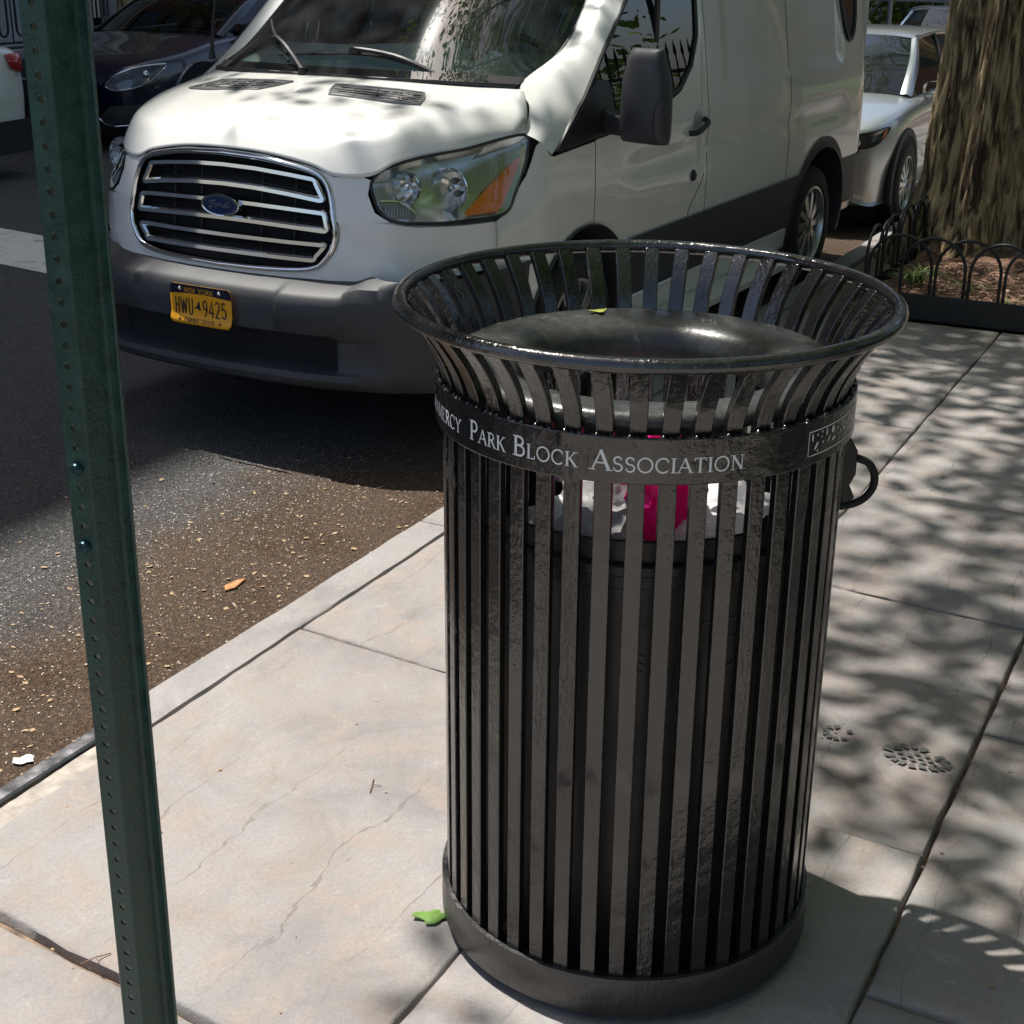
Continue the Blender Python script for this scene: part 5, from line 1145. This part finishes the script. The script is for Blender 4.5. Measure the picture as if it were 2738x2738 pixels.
tree('street_tree', 'street tree shading the far pavement', 12.5, -10.4, 5.0, .22, W(12.0, -10.2, 8.5), (4.0, 4.0, 3.0), 240, 31, detail=False)
# park side, behind the camera and across the pavement: seen in reflections
m_leaf2 = mat_leaf('park_leaf', (.10, .17, .03), (.42, .58, .07))
for i, (s, t, h) in enumerate(((-7, 11, 9), (4.5, 12.5, 8.5), (14, 10.5, 9.5))):
    tree('park_tree', ('leafy park tree behind the rounded shrub on the lawn', 'leafy park tree behind the tall shrub on the lawn', 'leafy park tree behind the broad shrub on the lawn')[i], s, t, 4, .3, W(s, t, h), (4.6, 4.6, 4.2), 150, 50 + i, None, 'park trees behind the railings', False, .16, 34, size=.9, mat=m_leaf2, zb=.07)
for i, (s, t, cs, ct, lb) in enumerate(((-3.2, 7.2, -2.2, 6.6, 'unseen park tree added to block sky above the pavement by the rounded shrub'), (3.6, 6.9, 3.4, 6.9, 'unseen park tree added to block sky above the pavement by the low shrub'), (10.2, 7.2, 9.6, 6.8, 'unseen park tree added to block sky above the pavement by the broad shrub'))):  # crowns added overhead, out of view, to block sky and tint shade green
    tree('park_tree', lb, s, t, 4.6, .3, W(cs, ct, 8.2), (5.0, 5.0, 2.6), 230, 70 + i, None, 'park trees behind the railings', False, .15, 36, size=.9, mat=m_leaf2, zb=.07)
m_iron = M('iron_black', (.010, .011, .011), .45, bstr=.1, bscale=200)
PF = thing('park_railing', 'tall black iron park railing with spear tops along the inner edge of the pavement', 'railing', W(4, 4.75), STREET_RZ)
q = MB(); q.box((0, 0, .12), (.22, 26, .24)); q.build('stone_base', M('far_stone', (.3, .29, .27), .85, var=.2, vscale=4), PF, smooth=0)
q = MB(); q.box((0, 0, .42), (.03, 26, .05)); q.build('rail', m_iron, PF, smooth=0)
q = MB(); q.box((0, 0, 1.55), (.03, 26, .05)); q.build('rail', m_iron, PF, smooth=0)
q = MB(); q.lathe([(.0, .2), (.011, .2), (.011, 1.75), (.026, 1.80), (.012, 1.88), (0, 1.98)], 6); pk = q.build('picket', m_iron, PF, smooth=0, loc=(0, -12.9, 0))
for i in range(1, 130): link('picket', pk.data, m_iron, PF, loc=(0, -12.9 + i * .2, 0))
for i, (s_, t_, hh) in enumerate(((-4, 8.2, 3.4), (1.2, 7.6, 3.0), (6.6, 8.0, 3.8), (11.5, 7.8, 3.2))):
    SB_ = thing('park_shrub', ('rounded', 'low spreading', 'tall', 'broad')[i] + ' bright green shrub on the lawn behind the hedge', 'shrub', W(s_, t_, .07), 0, 'shrubs behind the park hedge'); rr = random.Random(90 + i)
    leaf_cloud([Vector((rr.gauss(0, 1.2), rr.gauss(0, 1.2), rr.uniform(.3, hh))) for _ in range(110)], 34, .6, .12, 95 + i, m_leaf2, SB_, 'foliage')
    q = MB(); q.tube([(0, 0, -.02), (.05, .05, hh * .5), (0, .1, hh * .8)], [.10, .07, .04], 8); q.build('stem', m_bark, SB_, smooth=60)
HG = thing('park_hedge', 'sunlit green hedge growing behind the park railing', 'hedge', W(4, 5.9, .07), STREET_RZ)
rr = random.Random(4); leaf_cloud([Vector((rr.uniform(-.5, .5), rr.uniform(-13, 13), rr.uniform(.15, 1.25))) for _ in range(330)], 40, .5, .09, 5, m_leaf2, HG, 'foliage')
q = MB(); q.box((0, 0, .45), (.5, 26, .9)); q.build('hedge_core', M('hedge_core', (.02, .04, .01), 1), HG, smooth=0)
# ================================================================== TREE BED WITH HOOPED EDGING
BT0, BT1, BS0, BS1 = .50, 2.06, 5.60, 8.12
BED = thing('tree_bed_fence', 'low black hooped iron fence with plate edging round the tree bed', 'fence', W(BS0, BT0), STREET_RZ)
sp = .172
def hoops(p0, p1, n):
    p0, p1 = Vector(p0), Vector(p1); d = (p1 - p0) / n; nrm = Vector((d.y, -d.x, 0)).normalized()
    for i in range(n - 1):
        a, b = p0 + d * i, p0 + d * (i + 2); rr2 = (b - a).length / 2; c = (a + b) / 2; u = (b - a).normalized(); o = nrm * (.008 if i % 2 else -.008)
        pts = [a + u * .012 + o + Vector((0, 0, .0)), a + u * .012 + o + Vector((0, 0, .26))] + [c + o + u * (-(rr2 - .012) * cos(th_)) + Vector((0, 0, .27 + (rr2 - .012) * 1.0 * sin(th_))) for th_ in [pi * k / 14 for k in range(15)]] + [b - u * .012 + o + Vector((0, 0, .26)), b - u * .012 + o]
        mb = MB(); mb.tube(pts, .0085, 7); mb.build('hoop', m_iron, BED, smooth=60)
LT, LS = BT1 - BT0, BS1 - BS0
for a, b, n in (((0, 0, 0), (LT, 0, 0), 9), ((0, 0, 0), (0, LS, 0), 14), ((LT, 0, 0), (LT, LS, 0), 14), ((0, LS, 0), (LT, LS, 0), 9)): hoops(a, b, n)
for c, d in (((LT / 2, -.018, .072), (LT + .04, .008, .135)), ((LT / 2, LS + .018, .072), (LT + .04, .008, .135)), ((-.018, LS / 2, .072), (.008, LS, .135)), ((LT + .018, LS / 2, .072), (.008, LS, .135))):
    q = MB(); q.box(c, d); q.build('edging_plate', m_iron, BED, smooth=0, bevel=.002)
m_soil = M('bark_mulch_soil', (.16, .09, .06), .95, var=.6, vscale=40, bstr=1, bscale=60)
q = MB(); q.grid([[(.0 + LT * i / 24, LS * j / 30, .085 + .03 * noise.noise(Vector((i * .5, j * .5, 0))) + .05 * exp(-((LT * i / 24 - .32) ** 2 + (LS * j / 30 - 1.5) ** 2) / .25)) for i in range(25)] for j in range(31)])
so = q.build('soil', m_soil, smooth=60, loc=W(BS0, BT0)); so.rotation_euler = (0, 0, STREET_RZ); tag(so, kind='structure')
rr = random.Random(12); q = MB()
for _ in range(1500):
    x, y = rr.uniform(.02, LT - .02), rr.uniform(.01, 1.3); k = rr.uniform(.006, .022); a = rr.uniform(0, pi); z = .10 + .02 * noise.noise(Vector((x * 8, y * 6, 0))) + rr.uniform(0, .02)
    q.box((x, y, z), (k * 2, k * rr.uniform(.3, .8), .004), mat=(Matrix.Rotation(a, 3, 'Z') @ Matrix.Rotation(rr.uniform(-.5, .5), 3, 'X')))
mu = q.build('mulch_chips', M('mulch_chip', (.36, .22, .15), .9, var=.6, vscale=90), smooth=0, loc=W(BS0, BT0)); mu.rotation_euler = (0, 0, STREET_RZ); tag(mu, 'loose brown wood chips on the tree bed soil', 'mulch', kind='stuff')
m_blade = M('blade_green', (.16, .24, .05), .5, var=.4, vscale=20)
def tuft(x, y, n, h, seed, label):
    rr = random.Random(seed); mb = MB()
    for _ in range(n):
        a = rr.uniform(0, 2 * pi); l_ = h * rr.uniform(.5, 1.2); u = Vector((cos(a), sin(a), 0)); sd_ = Vector((-sin(a), cos(a), 0)); b0 = Vector((rr.uniform(-.03, .03), rr.uniform(-.03, .03), 0)); vs = []
        for i in range(6):
            f = i / 5; p = b0 + u * (l_ * .9 * f * f + .01) + Vector((0, 0, l_ * (1.1 * f - .75 * f * f))); wd = .007 * (1 - f) + .0008; vs += [p - sd_ * wd, p + sd_ * wd]
        mb.add(vs, [(2 * i, 2 * i + 1, 2 * i + 3, 2 * i + 2) for i in range(5)])
    o = mb.build('leafy_plant', m_blade, None, smooth=60, loc=W(BS0 + y, BT0 + x, .09)); tag(o, label, 'plant', 'small plants in the tree bed')
tuft(.17, .40, 46, .21, 1, 'bushy strap leaved plant at the fence corner of the tree bed')
tuft(.46, .30, 12, .16, 2, 'thin low plant in the tree bed beside the trunk')
tuft(.95, .26, 5, .15, 3, 'short green shoots rising from the bare mulch'); tuft(.72, .16, 5, .11, 4, 'tiny pale shoots next to the edging plate'); tuft(1.0, .52, 14, .20, 6, 'drooping leaves by the sunny side of the trunk')
# ================================================================== BUILDINGS AND FAR THINGS
m_lime = M('limestone', (.33, .325, .32), .85, var=.15, vscale=2, bstr=.2, bscale=20); m_cream = M('cream_stone', (.50, .46, .38), .8, var=.1, vscale=3)
m_brick = M('brick_far', (.22, .10, .07), .9, var=.25, vscale=30)
BLD = thing('apartment_block', 'tall stone based apartment block across the street', 'building', W(14, -14.5), STREET_RZ)
BH = 29.05
q = MB(); q.box((-5, 0, 5 / 2), (10, 46, 5)); q.build('stone_base', m_lime, BLD, smooth=0)
q = MB(); q.box((-5.06, 0, 5 + (BH - 5) / 2), (10, 46, BH - 5)); q.build('brick_wall', m_brick, BLD, smooth=0)
q = MB(); q.box((-4.9, 0, 5.02), (10.2, 46.3, .3)); q.build('cornice', m_cream, BLD, smooth=0)
q = MB(); q.box((-5.02, 0, BH - .2), (10.1, 46.1, .4)); q.build('parapet', m_cream, BLD, smooth=0)
q = MB(); q.box((0, 0, 0), (.12, 1.2, 1.9)); q.box((.05, 0, -1.0), (.22, 1.5, .12)); w0 = None
for f in range(8):
    for i in range(13):
        if w0 is None: w0 = q.build('window', M('far_window', (.03, .035, .04), .08, coat=.5), BLD, smooth=0, loc=(-.02, -20 + i * 3.3, 7.0 + f * 2.8))
        else: link('window', w0.data, None, BLD, loc=(-.02, -20 + i * 3.3, 7.0 + f * 2.8))
for i, (s, wd, dpt, m_) in enumerate(((1.55, .20, .30, m_lime), (1.86, .16, .42, m_cream), (2.25, .10, .5, m_lime), (3.0, .5, .2, m_lime), (-2.2, .5, .3, m_cream), (5.5, .5, .3, m_cream), (-6.5, .5, .3, m_cream), (10, .5, .3, m_cream))):
    q = MB(); q.box((dpt / 2, s, 2.4), (dpt, wd, 4.8)); q.build('pilaster', m_, BLD, smooth=0, bevel=.02)
q = MB(); q.box((.06, 4.0, 1.25), (.1, 1.5, 2.4)); q.build('door', M('door_grey', (.16, .17, .19), .5), BLD, bevel=.01)
q = MB(); q.box((.35, 0, .12), (.7, 46, .24)); q.build('plinth', m_lime, BLD, smooth=0)
AF = thing('area_railing', 'black wrought iron railing with looped bars before the apartment block', 'railing', W(10.6, -12.55, .08), STREET_RZ)
for z in (.38, .44, 1.35):
    q = MB(); q.box((0, 0, z), (.03, 8, .03)); q.build('rail', m_iron, AF, smooth=0)
q = MB(); q.box((0, 0, .16), (.3, 8, .32)); q.build('stone_kerb', m_lime, AF, smooth=0)
for i in range(26):
    y = -3.9 + i * .30; q = MB(); q.tube([(0, y, 1.35), (0, y, .62)] + [(0, y + .075 - .075 * cos(a), .62 - .10 * sin(a)) for a in [pi * k / 8 for k in range(1, 8)]] + [(0, y + .15, .62), (0, y + .15, 1.35)], .016, 6); q.build('loop_bar', m_iron, AF, smooth=60)
    q = MB(); q.tube([(0, y + .225, .44), (0, y + .225, 1.35)], .011, 6); q.build('picket', m_iron, AF, smooth=60)
# scaffold shed, ochre house and greenery far up the street
SCF = thing('scaffold', 'steel pipe scaffold with cross braces under a dark deck far up the pavement', 'scaffold', W(20.8, -4.2, .07), STREET_RZ)
m_pipe = M('galvanised', (.34, .37, .39), .4, .7)
for y in (0, 3):
    for x in (0, .9, 2.3, 3.2):
        q = MB(); q.tube([(x, y, 0), (x, y, 1.15)], .035, 8); q.build('standard', m_pipe, SCF, smooth=60)
    for x0, x1 in ((0, .9), (.9, 0), (2.3, 3.2), (3.2, 2.3)):
        q = MB(); q.tube([(x0, y + .02, .05), (x1, y + .02, 1.1)], .02, 6); q.build('brace', m_pipe, SCF, smooth=60)
    for z in (.42, .95):
        q = MB(); q.tube([(-.2, y, z), (3.4, y, z)], .022, 6); q.build('ledger', m_pipe, SCF, smooth=60)
q = MB(); q.box((1.6, 1.5, 1.32), (4.2, 4, .34)); q.build('deck', m_arch, SCF, smooth=0)
OCH = thing('ochre_house', 'low ochre stone house front beyond the scaffold', 'building', W(27.2, -2.6, .07), STREET_RZ)
q = MB(); q.box((0, 0, 3), (6, .5, 6)); q.build('wall', M('ochre_stone', (.50, .40, .22), .9, var=.12, vscale=2), OCH, smooth=0)
for z, h in ((.55, .08), (1.1, .1)):
    q = MB(); q.box((0, -.28, z), (6.1, .1, h)); q.build('string_course', m_cream, OCH, smooth=0)
for x in (-1.4, .2, 1.8):
    q = MB(); q.box((x, -.26, 1.8), (.9, .06, 1.2)); q.build('window', w0.data.materials[0], OCH, smooth=0)
SH = thing('far_shrub', 'green leafy shrub growing behind the scaffold', 'shrub', W(24.4, -4.0, .07), 0); rr = random.Random(77)
leaf_cloud([Vector((rr.gauss(0, .9), rr.gauss(0, .9), rr.uniform(.2, 2.6))) for _ in range(90)], 30, .4, .10, 78, m_leaf2, SH, 'foliage')
q = MB(); q.tube([(0, 0, 0), (.05, .05, 1.2), (0, .1, 2.2)], [.09, .07, .04], 8); q.build('stem', m_bark, SH, smooth=60)
FB = thing('brick_terrace', 'brown brick terrace closing the view far up the street', 'building', W(48, -5), STREET_RZ)
q = MB(); q.box((0, 0, 7), (44, 8, 14)); q.build('wall', m_brick, FB, smooth=0)
for f in range(4):
    for i in range(12): link('window', w0.data, None, FB, loc=(-19 + i * 3.4, -4.02, 2.2 + f * 3.1)).rotation_euler = (0, 0, -pi / 2)
